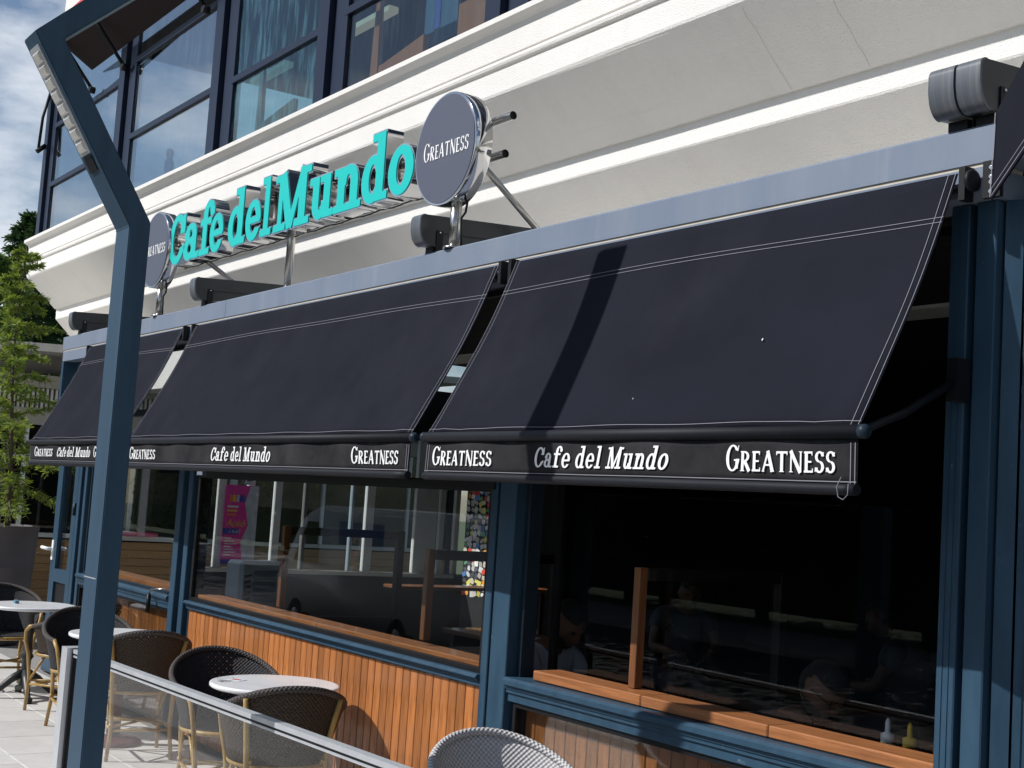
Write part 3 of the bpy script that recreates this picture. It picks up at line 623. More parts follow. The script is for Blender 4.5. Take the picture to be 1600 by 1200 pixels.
# ================================================================== AWNINGS
def sag(t): return -.022 * math.sin(math.pi * t) * (1 - .25 * t)
AY0, AZ0, AY1, AZ1 = -.105, 2.935, -.525, 2.085
def awn_pt(t, off=0.0):
    y = AY0 + (AY1 - AY0) * t; z = AZ0 + (AZ1 - AZ0) * t
    nx, nz = -.894, .447         # outward normal in (y,z)
    s = sag(t) + off
    return y + nx * s, z + nz * s
def awning(x0, x1, label, words):
    t = thing('awning', label, 'awning', group='black drop arm awnings over the cafe windows')
    nt_, nx_ = 24, max(8, int((x1 - x0) / .04)); ph = rng.uniform(0, 6)
    def wr(x, s): return (.006 * math.sin(x * 3.1 + ph) * math.sin(math.pi * s) + .004 * math.sin(x * 9.0 + ph * 2 + 2.5 * s) * s ** 3
                + .005 * math.exp(-((x - x0) / .35) ** 2) * math.sin(30 * (x - x0) - 9 * s) * s ** 2 + .004 * math.exp(-((x1 - x) / .3) ** 2) * math.sin(34 * (x1 - x) - 8 * s) * s ** 2)
    q = MB(); vs = []
    for k in range(nx_ + 1):
        x = x0 + (x1 - x0) * k / nx_
        for s in range(nt_ + 1):
            y, z = awn_pt(s / nt_, wr(x, s / nt_)); vs.append((x, y, z))
    q.add(vs, [(k * (nt_ + 1) + s, k * (nt_ + 1) + s + 1, (k + 1) * (nt_ + 1) + s + 1, (k + 1) * (nt_ + 1) + s) for k in range(nx_) for s in range(nt_)], True)
    fo = obj('fabric', q, 'fabric_black', t); md = fo.modifiers.new('thick', 'SOLIDIFY'); md.thickness = .003; md.offset = 0
    # stitching lines: two along the upper seam, two down each side, one along the front bar
    st = MB()
    def strip(pts, wv):
        for a, b in zip(pts[:-1], pts[1:]):
            a, b = Vector(a), Vector(b); wv_ = Vector(wv); st.add([a - wv_, b - wv_, b + wv_, a + wv_], [(0, 1, 2, 3)])
    hw = .0011
    for sv in (.175, .195):
        pts = []
        for k in range(41):
            x = x0 + (x1 - x0) * k / 40; dip = .012 * math.sin(math.pi * k / 40)
            y, z = awn_pt(sv - dip, wr(x, sv) + .0045); pts.append((x, y, z))
        strip(pts, (0, -.42 * hw, -.85 * hw))
    pts = []
    for k in range(41):
        x = x0 + (x1 - x0) * k / 40; y, z = awn_pt(.985, wr(x, .985) + .0045); pts.append((x, y, z))
    strip(pts, (0, -.42 * hw, -.85 * hw))
    for xx in (x0 + .006, x0 + .034, x1 - .034, x1 - .006):
        pts = [(xx, *awn_pt(s / 24, wr(xx, s / 24) + .0045)) for s in range(25)]; strip(pts, (hw, 0, 0))
    obj('stitching', st, 'stitch', t)
    q = MB(); q.tube([(x0 - .012, AY1 - .006, AZ1 - .022), (x1 + .012, AY1 - .006, AZ1 - .022)], .022, 14); obj('front_bar', q, 'bar_black', t)
    for xx, sg in ((x0, -1), (x1, 1)):
        q = MB(); q.tube([(xx + sg * .012, AY1 - .006, AZ1 - .022), (xx + sg * .03, AY1 - .006, AZ1 - .022), (xx + sg * .045, AY1 - .006, AZ1 - .022)], [.022, .024, .012], 10); obj('bar_end', q, 'blue_frame_dark', t)
    q = MB(); q.tube([(x0 - .03, -.088, 2.885), (x1 + .03, -.088, 2.885)], .0085, 10); obj('roller', q, 'black_metal', t)
    # valance: gently rippled sheet with wavy top edge under the bar, rolled hem at the bottom
    vy = AY1 - .004
    def rip(x, z): return .006 * math.sin(x * 4.3 + ph) * (2.05 - z) / .15 + .004 * math.sin(x * 11 + 1.3 * ph)
    q = MB(); nx2 = int((x1 - x0) / .05); vs = []
    for k in range(nx2 + 1):
        x = x0 + (x1 - x0) * k / nx2
        for s in range(6):
            z = 2.047 - (2.047 - 1.905) * s / 5 + (.0035 * math.sin(x * 13 + ph) if s == 0 else 0); vs.append((x, vy + rip(x, z), z))
    q.add(vs, [(k * 6 + s, k * 6 + s + 1, (k + 1) * 6 + s + 1, (k + 1) * 6 + s) for k in range(nx2) for s in range(5)], True)
    vo = obj('valance', q, 'valance_black', t); md = vo.modifiers.new('thick', 'SOLIDIFY'); md.thickness = .003
    q = MB(); q.tube([(x0 + (x1 - x0) * k / 30, vy + rip(x0 + (x1 - x0) * k / 30, 1.89), 1.889) for k in range(31)], .018, 12); obj('hem_bar', q, 'bar_black', t)
    q = MB(); q.box(x0 + .03, vy + .004, 2.03, x1 - .03, vy + .012, 2.085); obj('bar_gap_shade', q, 'black_metal', t)  # dark strip standing in for the shade between bar and valance
    st = MB()
    pts = [(x0 + (x1 - x0) * k / 60, vy - .0045 + rip(x0 + (x1 - x0) * k / 60, 1.91), 1.912) for k in range(61)]; strip(pts, (0, 0, .0016))
    for xx in (x0 + .006, x0 + .024, x1 - .024, x1 - .006): strip([(xx, vy - .0045 + rip(xx, z), z) for z in (2.03, 1.98, 1.94, 1.91, 1.88)], (.0015, 0, 0))
    obj('valance_stitching', st, 'stitch', vo)
    for font, s, a, b, z0, hh in words:
        lp = word_loops(SLAB, s, a, b, z0, hh, 1.5, .22, bold=-.005) if font == 'slab' else word_loops(FLARE, s, a, b, z0, hh, 1.32, 0, bold=-.008)
        me = fill_mesh('lettering', lp, .0015)
        bend_y(me, lambda x, z: vy - .0062 + rip(x, z)); lo = link('lettering', me, vo, 'white_print')
    # folding drop arms each side
    for xx in (x0 + .02, x1 - .02):
        q = MB(); q.tube([(xx, -.05, 2.27), (xx, -.30, 2.14), (xx, AY1 + .02, AZ1 - .02)], .014, 8); q.box(xx - .02, -.075, 2.20, xx + .02, -.011, 2.34); obj('arm', q, 'black_metal', t)
    for xx in (x0 - .03, x1 + .03):
        q = MB(); q.box(xx - .012, -.125, 2.84, xx + .012, -.079, 2.95); obj('roller_bracket', q, 'black_metal', t)
    return t
awning(-11.87, -9.60, 'black awning at the far left, partly behind the lamp post', [('flare', 'GREATNESS', -11.72, -11.17, 1.945, .082), ('slab', 'Cafe del Mundo', -11.06, -10.2, 1.945, .078), ('flare', 'GREATNESS', -10.1, -9.66, 1.945, .082)])
awning(-9.37, -5.41, 'wide middle black awning above the boarded window', [('flare', 'GREATNESS', -9.30, -8.79, 1.938, .085), ('slab', 'Cafe del Mundo', -7.80, -6.96, 1.937, .085), ('flare', 'GREATNESS', -5.985, -5.505, 1.937, .085)])
ra = awning(-5.265, -2.755, 'nearest black awning, over the open dark window at right', [('flare', 'GREATNESS', -5.205, -4.725, 1.937, .085), ('slab', 'Cafe del Mundo', -4.42, -3.605, 1.937, .085), ('flare', 'GREATNESS', -3.31, -2.84, 1.937, .088)])
for (xx, tt, r_) in ((-3.35, .62, .005), (-3.9, .86, .003)):
    y_, z_ = awn_pt(tt, .006); q = MB(); q.lathe([(r_, 0), (r_ * .8, .001), (r_ * .2, .0015)], 8, (0, 0, 0), sx=.6, sy=1.3); me = q.mesh('bird_mark'); me.transform(Matrix.Rotation(R(63), 4, 'X')); bmk = link('bird_mark', me, ra, 'white_print'); bmk.location = (xx, y_, z_)
# loose thread loop at the corner of the nearest valance
q = MB(); q.tube([(-2.79, -.555, 1.925), (-2.802, -.56, 1.895), (-2.795, -.56, 1.865), (-2.775, -.56, 1.857), (-2.758, -.56, 1.872), (-2.757, -.56, 1.905)], .0014, 5); obj('loose_thread', q, 'stitch', ra)
# awning round the corner at the right edge
sa = thing('awning', 'black awning cloth hanging at the top right corner of the frame', 'awning')
def sheet(name, P, m, parent, th=.006):
    q = MB(); q.add(P, [(0, 1, 2, 3)]); o = obj(name, q, m, parent); md = o.modifiers.new('thick', 'SOLIDIFY'); md.thickness = th; return o
sheet('fabric', [(-2.548, -.20, 3.075), (-2.558, -.20, 2.802), (-2.12, -.42, 3.06), (-2.12, -.42, 3.40)], 'fabric_black', sa)
q = MB()
def sstrip(a, b, wv):
    a, b, wv = Vector(a), Vector(b), Vector(wv); q.add([a - wv, b - wv, b + wv, a + wv], [(0, 1, 2, 3)])
sstrip((-2.545, -.209, 3.07), (-2.555, -.209, 2.808), (.0016, 0, 0)); sstrip((-2.550, -.2095, 2.812), (-2.12, -.4295, 3.068), (0, 0, .0016)); sstrip((-2.552, -.2090, 2.832), (-2.12, -.4290, 3.088), (0, 0, .0013))
obj('stitching', q, 'stitch', sa)
q = MB(); q.box(-2.665, -.10, 2.84, -2.60, -.082, 2.96); obj('roller_plate', q, 'black_metal', sa)
for z in (2.935, 2.905, 2.888, 2.858):
    q = MB(); q.lathe([(.009, 0), (.009, .004), (.005, .007)], 10); me = q.mesh('bolt'); me.transform(Matrix.Rotation(math.pi / 2, 4, 'X')); bo_ = link('bolt', me, sa, 'screw'); bo_.location = (-2.632, -.1005, z)
q = MB(); q.lathe([(.036, 0), (.036, .012), (.030, .014)], 20); me = q.mesh('roller_cap'); me.transform(Matrix.Rotation(math.pi / 2, 4, 'Y')); o_ = link('roller_cap', me, sa, 'black_metal'); o_.location = (-2.70, -.112, 2.90)

# ------------------------------------------------------------------ roof rails above the beam
def roof_rail(x, label, m='rail_lit', wdt=.095):
    t = thing('roof_rail', label, 'rail', (x, 0, 0), group='roof awning rails above the beam')
    y0, y1 = -.16, 2.2; sl_ = .06; z0, z1 = 3.125, 3.285
    arc = [(-.10 - .06 * math.sin(u_ * math.pi / 2), z0 + .095 * (1 - math.cos(u_ * math.pi / 2))) for u_ in [k / 9 for k in range(10)]] + [(y0, z1 - .03)] + [(y0 + .03 * (1 - math.cos(u_)), z1 - .03 + .03 * math.sin(u_)) for u_ in (.4, .8, 1.2, 1.57)]
    poly = arc + [(y1, z1 + sl_ * (y1 - y0)), (y1, z0 + sl_ * (y1 - y0))]
    q = MB(); q.prism(poly, 'x', -wdt / 2, wdt / 2); obj('rail_body', q, 'rail_black', t)
    # end cap wrapped round the nose, its paler colour imitates sunlight there
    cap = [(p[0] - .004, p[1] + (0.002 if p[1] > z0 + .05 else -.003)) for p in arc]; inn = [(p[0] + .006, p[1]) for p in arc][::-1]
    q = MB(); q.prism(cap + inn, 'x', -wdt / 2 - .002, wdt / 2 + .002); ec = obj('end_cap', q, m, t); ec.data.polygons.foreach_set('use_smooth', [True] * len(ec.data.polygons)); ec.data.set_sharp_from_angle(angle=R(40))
    q = MB(); q.box(-wdt / 2 + .01, -.07, 3.091, wdt / 2 - .01, .05, 3.124); q.box(wdt / 2 + .001, -.06, 3.095, wdt / 2 + .006, -.02, 3.21); obj('bracket', q, 'black_metal', t)
    q = MB(); q.lathe([(.006, 0), (.006, .003), (.003, .005)], 8); me = q.mesh('bolt'); me.transform(Matrix.Rotation(math.pi / 2, 4, 'Y')); b_ = link('bolt', me, t, 'screw'); b_.location = (wdt / 2 + .0065, -.04, 3.20)
    q = MB(); q.prism([(-.03, 3.195), (y1, 3.195 + sl_ * 2.2), (y1, 3.20 + sl_ * 2.2), (-.03, 3.20)], 'x', wdt / 2 + .0005, wdt / 2 + .002); obj('side_groove', q, 'black_metal', t)
roof_rail(-12.36, 'black roof rail nose at the far left end of the pale beam'); roof_rail(-9.36, 'black roof rail nose between the far round sign and the middle sign post')
roof_rail(-6.16, 'black roof rail nose directly below the near round sign'); roof_rail(-2.79, 'left one of the paired black roof rail noses at top right'); roof_rail(-2.685, 'right one of the paired black roof rail noses at top right', wdt=.088)

# ================================================================== SIGNS
ls = thing('letter_sign', 'turquoise Cafe del Mundo letters with chrome sides raised on steel posts above the beam', 'sign')
LX = {0: -10.155, 1: -9.835, 2: -9.515, 3: -9.318, 4: -8.975, 5: -8.668, 6: -8.415, 7: -8.20, 8: -7.675, 9: -7.335, 10: -6.975, 11: -6.655}
LW = [.32, .30, .235, .24, .29, .24, .165, .52, .325, .345, .30, .27]
UN = .262; ZB = 3.475; YF = -.075
for i, ch in enumerate('CafedelMundo'):
    gw = SLAB[ch][0]; sx = LW[i] / gw; sz = UN * (1.0 if ch not in 'M' else 1.0)
    outer = [[(p[0] * sx, p[1] * sz) for p in lp] for lp in glyph_loops(SLAB, ch, .055)]
    lo = link('letter', fill_mesh('letter', outer, .105), ls, 'chrome'); lo.location = (LX[i], YF, ZB)
    inner = [[(p[0] * sx, p[1] * sz) for p in lp] for lp in glyph_loops(SLAB, ch, .020)]
    fc = link('letter_face', fill_mesh('letter_face', inner, .006), lo, 'turquoise'); fc.location = (0, -.0045, 0)
for z in (3.57, 3.76):
    q = MB(); q.tube([(-10.3, .055, z), (-5.62 + (0 if z > 3.6 else -.05), .055, z)], .022, 12, cap=False); q.tube([(-5.70, .055, z), (-5.635 + (0 if z > 3.6 else -.05), .055, z)], .0185, 12); obj('cross_tube', q, 'steel', ls)
    q = MB(); q.lathe([(.0185, 0), (.0185, .002)], 14); me = q.mesh('tube_mouth'); me.transform(Matrix.Rotation(math.pi / 2, 4, 'Y')); o_ = link('tube_mouth', me, ls, 'black_metal'); o_.location = (-5.634 + (0 if z > 3.6 else -.05), .055, z)
for x in (-8.14,):
    q = MB(); q.tube([(x, .03, 3.091), (x, .03, 3.80)], .027, 14); q.lathe([(.06, 3.0905), (.06, 3.099), (.03, 3.102)], 14, (x, .03, 0)); obj('post', q, 'steel', ls)
for x, zt in ((-9.75, 3.50), (-5.98, 3.62)):
    q = MB(); q.tube([(x, .06, zt), (x, .74, 3.14 - .03)], .018, 10); obj('brace', q, 'steel', ls)
q = MB()
for k in range(40): 
    x = -10.1 + k * .092; q.tube([(x, .04, 3.458 + .005 * math.sin(k * 1.7)), (x + .092, .045, 3.458 + .005 * math.sin((k + 1) * 1.7))], .0045, 5)
obj('cable', q, 'black_metal', ls)
def round_sign(x, label):
    t = thing('round_sign', label, 'sign', (x, 0, 0), group='round GREATNESS signs')
    def disc(name, r0, y0, y1, m, parent, bev=.004):
        q = MB(); q.lathe([(r0 - bev, 0), (r0, bev), (r0, y1 - y0 - bev), (r0 - bev, y1 - y0)], 64); me = q.mesh(name)
        me.transform(Matrix.Rotation(-math.pi / 2, 4, 'X')); o = link(name, me, parent, m); o.location = (0, y0, 3.628); return o
    d = disc('case', .305, -.10, .005, 'chrome', t); 
    f = disc('sign_face', .292, -.103, -.098, 'disc_grey', t, .001)
    me = fill_mesh('lettering', word_loops(FLARE, 'GREATNESS', -.205, .245, -.045, .105, 1.32, bold=-.02), .003); lo = link('lettering', me, f, 'white_print'); lo.location = (0, -.0035, 0)
    q = MB(); q.tube([(.07, -.045, 3.091), (.07, -.045, 3.36)], .03, 14); q.lathe([(.06, 3.0905), (.06, 3.099), (.034, 3.102)], 14, (.07, -.045, 0)); obj('post', q, 'steel', t)
    q = MB(); q.tube([(.105, -.02, 3.36), (.15, -.03, 3.33), (.14, -.03, 3.28), (.118, -.04, 3.25), (.125, -.04, 3.17), (.135, -.04, 3.10)], .007, 6); obj('cable', q, 'black_metal', t)
round_sign(-6.02, 'near round dark grey sign reading GREATNESS at the right of the turquoise letters')
round_sign(-10.42, 'far round dark grey sign half hidden behind the lamp post')

# ================================================================== STREET LAMP
lp_ = thing('street_lamp', 'tall bent blue steel lamp post with an LED strip, standing in front at left', 'street lamp')
yf, yb_ = -2.025, -1.943
frontp = [(yf, -.36), (yf, 2.755), (-2.445, 3.425), (-1.54, 4.306)]
backp = [(-1.56, 4.415 - .135), (-2.335, 3.42), (yb_, 2.782), (yb_, -.36)]
# thickness keeps constant: the arm above the tip
backp[0] = (-1.47, 4.216)
poly = [frontp[0], frontp[1], frontp[2], frontp[3], backp[0], backp[1], backp[2], backp[3]]
bmx = MB(); 
def quadprism(a, b, c, d, m_=None): bmx.prism([a, b, c, d], 'x', -5.262, -5.10)
# one continuous body: walls along the two outlines plus side faces
nP = 4; vsx = []
for x in (-5.262, -5.10):
    vsx += [(x, *p) for p in frontp] + [(x, *p) for p in backp[::-1]]
fsx = []
for k in range(3):
    fsx += [(k, k + 1, 5 + k, 4 + k), (8 + k, 12 + k, 13 + k, 9 + k), (k, 8 + k, 9 + k, k + 1), (4 + k, 5 + k, 13 + k, 12 + k)]
fsx += [(3, 11, 15, 7), (0, 4, 12, 8)]
bmx.add(vsx, fsx); me = bmx.mesh('pole'); bm = bmesh.new(); bm.from_mesh(me); bmesh.ops.recalc_face_normals(bm, faces=bm.faces)
bmesh.ops.bevel(bm, geom=[e for e in bm.edges if e.calc_face_angle(0) > .5], offset=.004, segments=2, affect='EDGES'); bm.to_mesh(me); bm.free()
link('pole', me, lp_, 'lamp_paint')
q = MB(); q.bbox(-5.42, -2.18, -.36, -4.94, -1.79, -.335, .005); obj('base_plate', q, 'lamp_paint', lp_)
d = Vector((0, -2.445 + 2.025, 3.425 - 2.755)); Ld = d.length; d.normalize(); nrm = Vector((0, -d.z, d.y)) 
nrm = Vector((0, -.847, -.531))
def on_seg(s, x, off): p = Vector((x, yf, 2.755)) + d * s + nrm * off; return p
q = MB(); a, b = .31, Ld - .045
vsq = [on_seg(a, -5.235, -.001), on_seg(b, -5.235, -.001), on_seg(b, -5.127, -.001), on_seg(a, -5.127, -.001), on_seg(a, -5.235, .006), on_seg(b, -5.235, .006), on_seg(b, -5.127, .006), on_seg(a, -5.127, .006)]
q.add(vsq, [(0, 1, 2, 3), (7, 6, 5, 4), (0, 4, 5, 1), (1, 5, 6, 2), (2, 6, 7, 3), (3, 7, 4, 0)]); lst = obj('led_tray', q, 'aluminium', lp_)
nled = 8
for i in range(nled):
    s0 = a + .012 + (b - a - .024) * i / nled; s1 = a + .012 + (b - a - .024) * (i + .84) / nled; q = MB()
    vsq = [on_seg(s0, -5.225, .0065), on_seg(s1, -5.225, .0065), on_seg(s1, -5.137, .0065), on_seg(s0, -5.137, .0065)]
    m0 = [on_seg(s0 + .008, -5.215, .014), on_seg(s1 - .008, -5.215, .014), on_seg(s1 - .008, -5.147, .014), on_seg(s0 + .008, -5.147, .014)]
    q.add(vsq + m0, [(7, 6, 5, 4), (0, 4, 5, 1), (1, 5, 6, 2), (2, 6, 7, 3), (3, 7, 4, 0)]); obj('led_lens', q, 'led_lens', lst)
q = MB(); vsq = [on_seg(.24, -5.225, -.001), on_seg(.30, -5.225, -.001), on_seg(.30, -5.137, -.001), on_seg(.24, -5.137, -.001)]
vsq += [v + nrm * .005 for v in vsq]; q.add(vsq, [(0, 1, 2, 3), (7, 6, 5, 4), (0, 4, 5, 1), (1, 5, 6, 2), (2, 6, 7, 3), (3, 7, 4, 0)]); obj('hatch_cover', q, 'black_metal', lp_)
q = MB(); q.box(-5.2625, -2.0258, 1.40, -5.12, -2.0252, 1.404); obj('scratch', q, 'aluminium', lp_)

# ================================================================== GLASS RAILING in front
gr = thing('glass_railing', 'frameless glass railing with silver top rail along the front of the terrace', 'railing')
A = Vector((-7.14, -1.468, 0)); Bv = Vector((-2.6, -1.285, 0)); dv = (Bv - A); Lr = dv.length; dv.normalize(); pv2 = Vector((-dv.y, dv.x, 0))
def rbox(mb, s0, s1, w0, w1, z0, z1):
    P = [A + dv * s + pv2 * w_ + Vector((0, 0, z)) for z in (z0, z1) for (s, w_) in ((s0, w0), (s1, w0), (s1, w1), (s0, w1))]
    mb.add(P, [(0, 3, 2, 1), (4, 5, 6, 7), (0, 1, 5, 4), (1, 2, 6, 5), (2, 3, 7, 6), (3, 0, 4, 7)])
q = MB(); rbox(q, -.03, .055, -.045, .045, -.01, .905); rbox(q, -.034, -.0305, -.02, .02, 0, .9); pst = obj('post', q, 'aluminium', gr)
q = MB(); rbox(q, .0555, .075, -.02, .02, -.01, .90); obj('glazing_channel', q, 'black_metal', gr)
q = MB(); rbox(q, .056, Lr, -.02, .02, .880, .900); obj('top_rail', q, 'aluminium', gr)
q = MB(); rbox(q, .056, Lr, -.016, .016, .870, .8795); obj('rail_gasket', q, 'black_metal', gr)
q = MB(); rbox(q, .056, Lr, -.018, .018, .860, .8695); obj('lower_rail', q, 'aluminium', gr)
for k in range(3):
    q = MB(); rbox(q, .078 + k * 1.5, .078 + k * 1.5 + 1.48, -.005, .005, .06, .860); obj('glass_pane', q, 'pane_rail', gr)
q = MB(); rbox(q, .078, Lr, -.04, .04, -.005, .06); obj('bottom_rail', q, 'aluminium', gr)
# ================================================================== CHAIRS AND TABLES
def make_chair(name, label, shell='rattan_dark', rim='rattan_rim', metal=False):
    t = thing(name, label, 'chair', group='rattan chairs on the terrace')
    TH = R(118); nth, nv = 40, 10
    def rimh(a): return .645 + (.83 - .645) * (.5 + .5 * math.cos(min(math.pi, abs(a) / TH * math.pi * .97))) ** .85
    def pt(a, v):
        h = rimh(a); z = .44 + (h - .44) * v; rad = .235 + .075 * v ** 1.3 * (1 - .25 * (abs(a) / TH) ** 2)
        ex = -.045 * v * math.cos(a / 1.3)       # backrest leans back
        return (-rad * math.cos(a) + ex, rad * 1.03 * math.sin(a), z)
    q = MB(); vs = []; uvs = []
    for i in range(nth + 1):
        a = -TH + 2 * TH * i / nth
        for j in range(nv + 1): vs.append(pt(a, j / nv)); uvs.append((a * .29, (rimh(a) - .44) * j / nv))
    fs = [(i * (nv + 1) + j, (i + 1) * (nv + 1) + j, (i + 1) * (nv + 1) + j + 1, i * (nv + 1) + j + 1) for i in range(nth) for j in range(nv)]
    q.add(vs, fs, True); me = q.mesh('backrest'); ul = me.uv_layers.new(name='UVMap')
    for p in me.polygons:
        for li in p.loop_indices: ul.data[li].uv = uvs[me.loops[li].vertex_index]
    so_ = link('backrest', me, t, shell); md = so_.modifiers.new('thick', 'SOLIDIFY'); md.thickness = .008
    def uvtube(nm, pts, r, m, par):
        q = MB(); n_ = 10; q.tube(pts, r, n_, cap=False); me = q.mesh(nm); ul = me.uv_layers.new(name='UVMap')
        acc = [0]; 
        for k in range(1, len(pts)): acc.append(acc[-1] + (Vector(pts[k]) - Vector(pts[k - 1])).length)
        for p in me.polygons:
            ks = [me.loops[li].vertex_index % n_ for li in p.loop_indices]; wrap = max(ks) - min(ks) > 2
            for li in p.loop_indices:
                vi = me.loops[li].vertex_index; k = vi % n_
                if wrap and k == 0: k = n_
                ul.data[li].uv = (acc[vi // n_], k / n_ * .084)
        return link(nm, me, par, m)
    rp_ = [pt(-TH + 2 * TH * i / 48, 1.0) for i in range(49)]
    uvtube('rim', rp_, .017, rim, so_)
    bm_ = 'bamboo'
    # seat
    q = MB(); n = 32; ring_ = [(.228 * math.cos(2 * math.pi * k / n) + .01, .232 * math.sin(2 * math.pi * k / n), .447) for k in range(n)]
    q.add(ring_ + [(.01, 0, .440)] + [(x, y, z - .02) for x, y, z in ring_], [(k, (k + 1) % n, n) for k in range(n)] + [((k + 1) % n, k, n + 1 + k, n + 1 + (k + 1) % n) for k in range(n)], False)
    me = q.mesh('seat'); ul = me.uv_layers.new(name='UVMap')
    for p in me.polygons:
        for li in p.loop_indices: c = me.vertices[me.loops[li].vertex_index].co; ul.data[li].uv = (c.x, c.y)
    link('seat', me, t, shell)
    q = MB(); q.tube([(.234 * math.cos(2 * math.pi * k / 32) + .01, .238 * math.sin(2 * math.pi * k / 32), .428) for k in range(33)], .014, 8, cap=False); obj('seat_ring', q, bm_, t)
    # rear legs run up outside the shell to the rim, front legs curl up into the arms
    for sg in (-1, 1):
        top = pt(sg * R(46), .97); mid = pt(sg * R(46), .3)
        q = MB(); o_ = lambda p, k: (p[0] * (1 + k), p[1] * (1 + k), p[2])
        q.tube([(-.235, sg * .205, 0), (-.205, sg * .185, .22), o_(mid, .10), o_(pt(sg * R(46), .65), .07), o_(top, .05)], [.0125, .014, .015, .015, .013], 9)
        for zz in (.22, .46): q.tube([(-.206 + .012 * (zz > .4) , sg * .187, zz - .012), (-.206, sg * .187, zz + .012)], .017, 9)
        obj('leg', q, bm_, t)
        e = pt(sg * TH, 1.0)
        q = MB(); q.tube([(.205, sg * .205, 0), (.195, sg * .2, .25), (.205, sg * .222, .43), (.225, sg * .243, .53), (.215, sg * .257, .60), (.175, sg * .268, .638), (e[0], e[1], e[2])], [.0125, .014, .014, .014, .014, .015, .015], 9); obj('leg', q, bm_, t)
    q = MB()
    for sg in (-1, 1):
        q.tube([(.197, sg * .2, .20), (-.208, sg * .188, .20)], .010, 7)
        q.tube([(.197, sg * .2, .22), (.06, sg * .21, .415)], .010, 7); q.tube([(-.206, sg * .187, .22), (-.07, sg * .215, .415)], .010, 7)
    q.tube([(.197, -.2, .19), (.197, .2, .19)], .010, 7); q.tube([(-.207, -.187, .19), (-.207, .187, .19)], .010, 7)
    q.tube([(.197, -.2, .21), (-.207, .187, .21)], .009, 7); q.tube([(.197, .2, .225), (-.207, -.187, .225)], .009, 7)
    obj('stretcher', q, bm_, t)
    return t
c0 = make_chair('rattan_chair', 'brown rattan chair seen from behind, just right of the lamp post')
def place(o, x, y, rz, label=None):
    o.location = (x, y, 0); o.rotation_euler = (0, 0, R(rz))
    if label: o['label'] = label
    return o
place(c0, -8.83, -.50, 172)
place(copy_tree(c0), -6.38, -.62, 168, 'brown rattan chair seen from behind at the nearest white table')
place(copy_tree(c0), -10.62, -.42, 215, 'bamboo armed rattan chair at the far left table, left of the lamp post')
cb = make_chair('rattan_chair', 'dark rattan chair facing us across the nearest white table, beside the boards', 'rattan_black')
place(cb, -7.30, -.52, -8)
place(copy_tree(cb), -11.85, -.62, -5, 'dark rattan chair behind the far left table, at the left edge')
place(copy_tree(cb), -9.72, -.56, -6, 'dark rattan chair facing us, mostly hidden behind the lamp post')
cg = make_chair('rattan_chair', 'light grey woven chair at the bottom edge in front of the blue post', 'rattan_grey', 'rattan_grey')
place(cg, -4.45, -.52, -12)
def table(x, y, label, base):
    t = thing('cafe_table', label, 'table', (x, y, 0), rng.uniform(0, 6), 'round white cafe tables')
    q = MB(); q.lathe([(.30, .712), (.338, .714), (.35, .722), (.35, .736), (.346, .74), (.335, .742)], 56); obj('table_top', q, 'marble_white', t)
    if base == 'red':
        q = MB(); q.lathe([(.046, .05), (.046, .69), (.10, .70), (.10, .711)], 20); obj('column', q, 'oxblood', t)
        q = MB(); q.lathe([(.19, 0), (.19, .022), (.17, .034), (.06, .045), (.05, .052)], 32); obj('base', q, 'oxblood', t)
    else:
        q = MB(); q.lathe([(.05, .10), (.033, .13), (.036, .30), (.055, .33), (.036, .36), (.03, .66), (.12, .70), (.12, .711)], 18); obj('column', q, 'cast_black', t)
        for k in range(4):
            a = k * math.pi / 2 + .5; c, s = math.cos(a), math.sin(a)
            q = MB(); q.tube([(c * .02, s * .02, .20), (c * .10, s * .10, .15), (c * .20, s * .20, .06), (c * .29, s * .29, .03), (c * .33, s * .33, .028)], [.035, .032, .024, .022, .03], 9); q.tube([(c * .31, s * .31, 0), (c * .31, s * .31, .03)], .026, 10); obj('foot', q, 'cast_black', t)
    return t
table(-11.27, -.56, 'round white table with black claw base at the left edge', 'black'); table(-9.22, -.50, 'round white table on a dark red column behind the lamp post', 'red'); table(-6.83, -.45, 'nearest round white table in front of the timber boards', 'red')
t = thing('table_card', 'small printed card lying on the nearest white table', 'card', (-6.97, -.62, .7425)); q = MB(); q.box(-.05, -.035, 0, .05, .035, .002); obj('paper', q, 'poster_white', t); q = MB(); q.box(-.02, -.012, .0022, .03, .012, .0032); obj('print', q, 'lamp_red', t); t.rotation_euler = (0, 0, .5)
t = thing('glass_ashtray', 'small clear ashtray on the nearest white table', 'ashtray', (-6.92, -.70, .7425)); q = MB(); q.lathe([(.035, 0), (.042, .002), (.045, .022), (.038, .022), (.034, .007), (.01, .006)], 20); obj('dish', q, 'pane_rail', t)
t = thing('napkin_dispenser', 'tiny teal wrapper lying on the far left table', 'wrapper', (-11.36, -.66, .7425)); q = MB(); q.prism([(-.03, 0), (.03, 0), (.024, .022), (-.02, .028)], 'y', -.015, .015); obj('wrapper', q, 'curtain', t)
t = thing('window_crank', 'thin metal crank with black grip hanging over the far window sill', 'crank', (-9.98, -.05, .93)); q = MB(); q.tube([(.18, .07, .075), (.0, 0, .055), (-.01, -.005, .02)], .006, 6); obj('rod', q, 'steel', t); q = MB(); q.tube([(-.01, -.006, .02), (-.014, -.006, -.12)], .017, 8); obj('grip', q, 'black_metal', t)

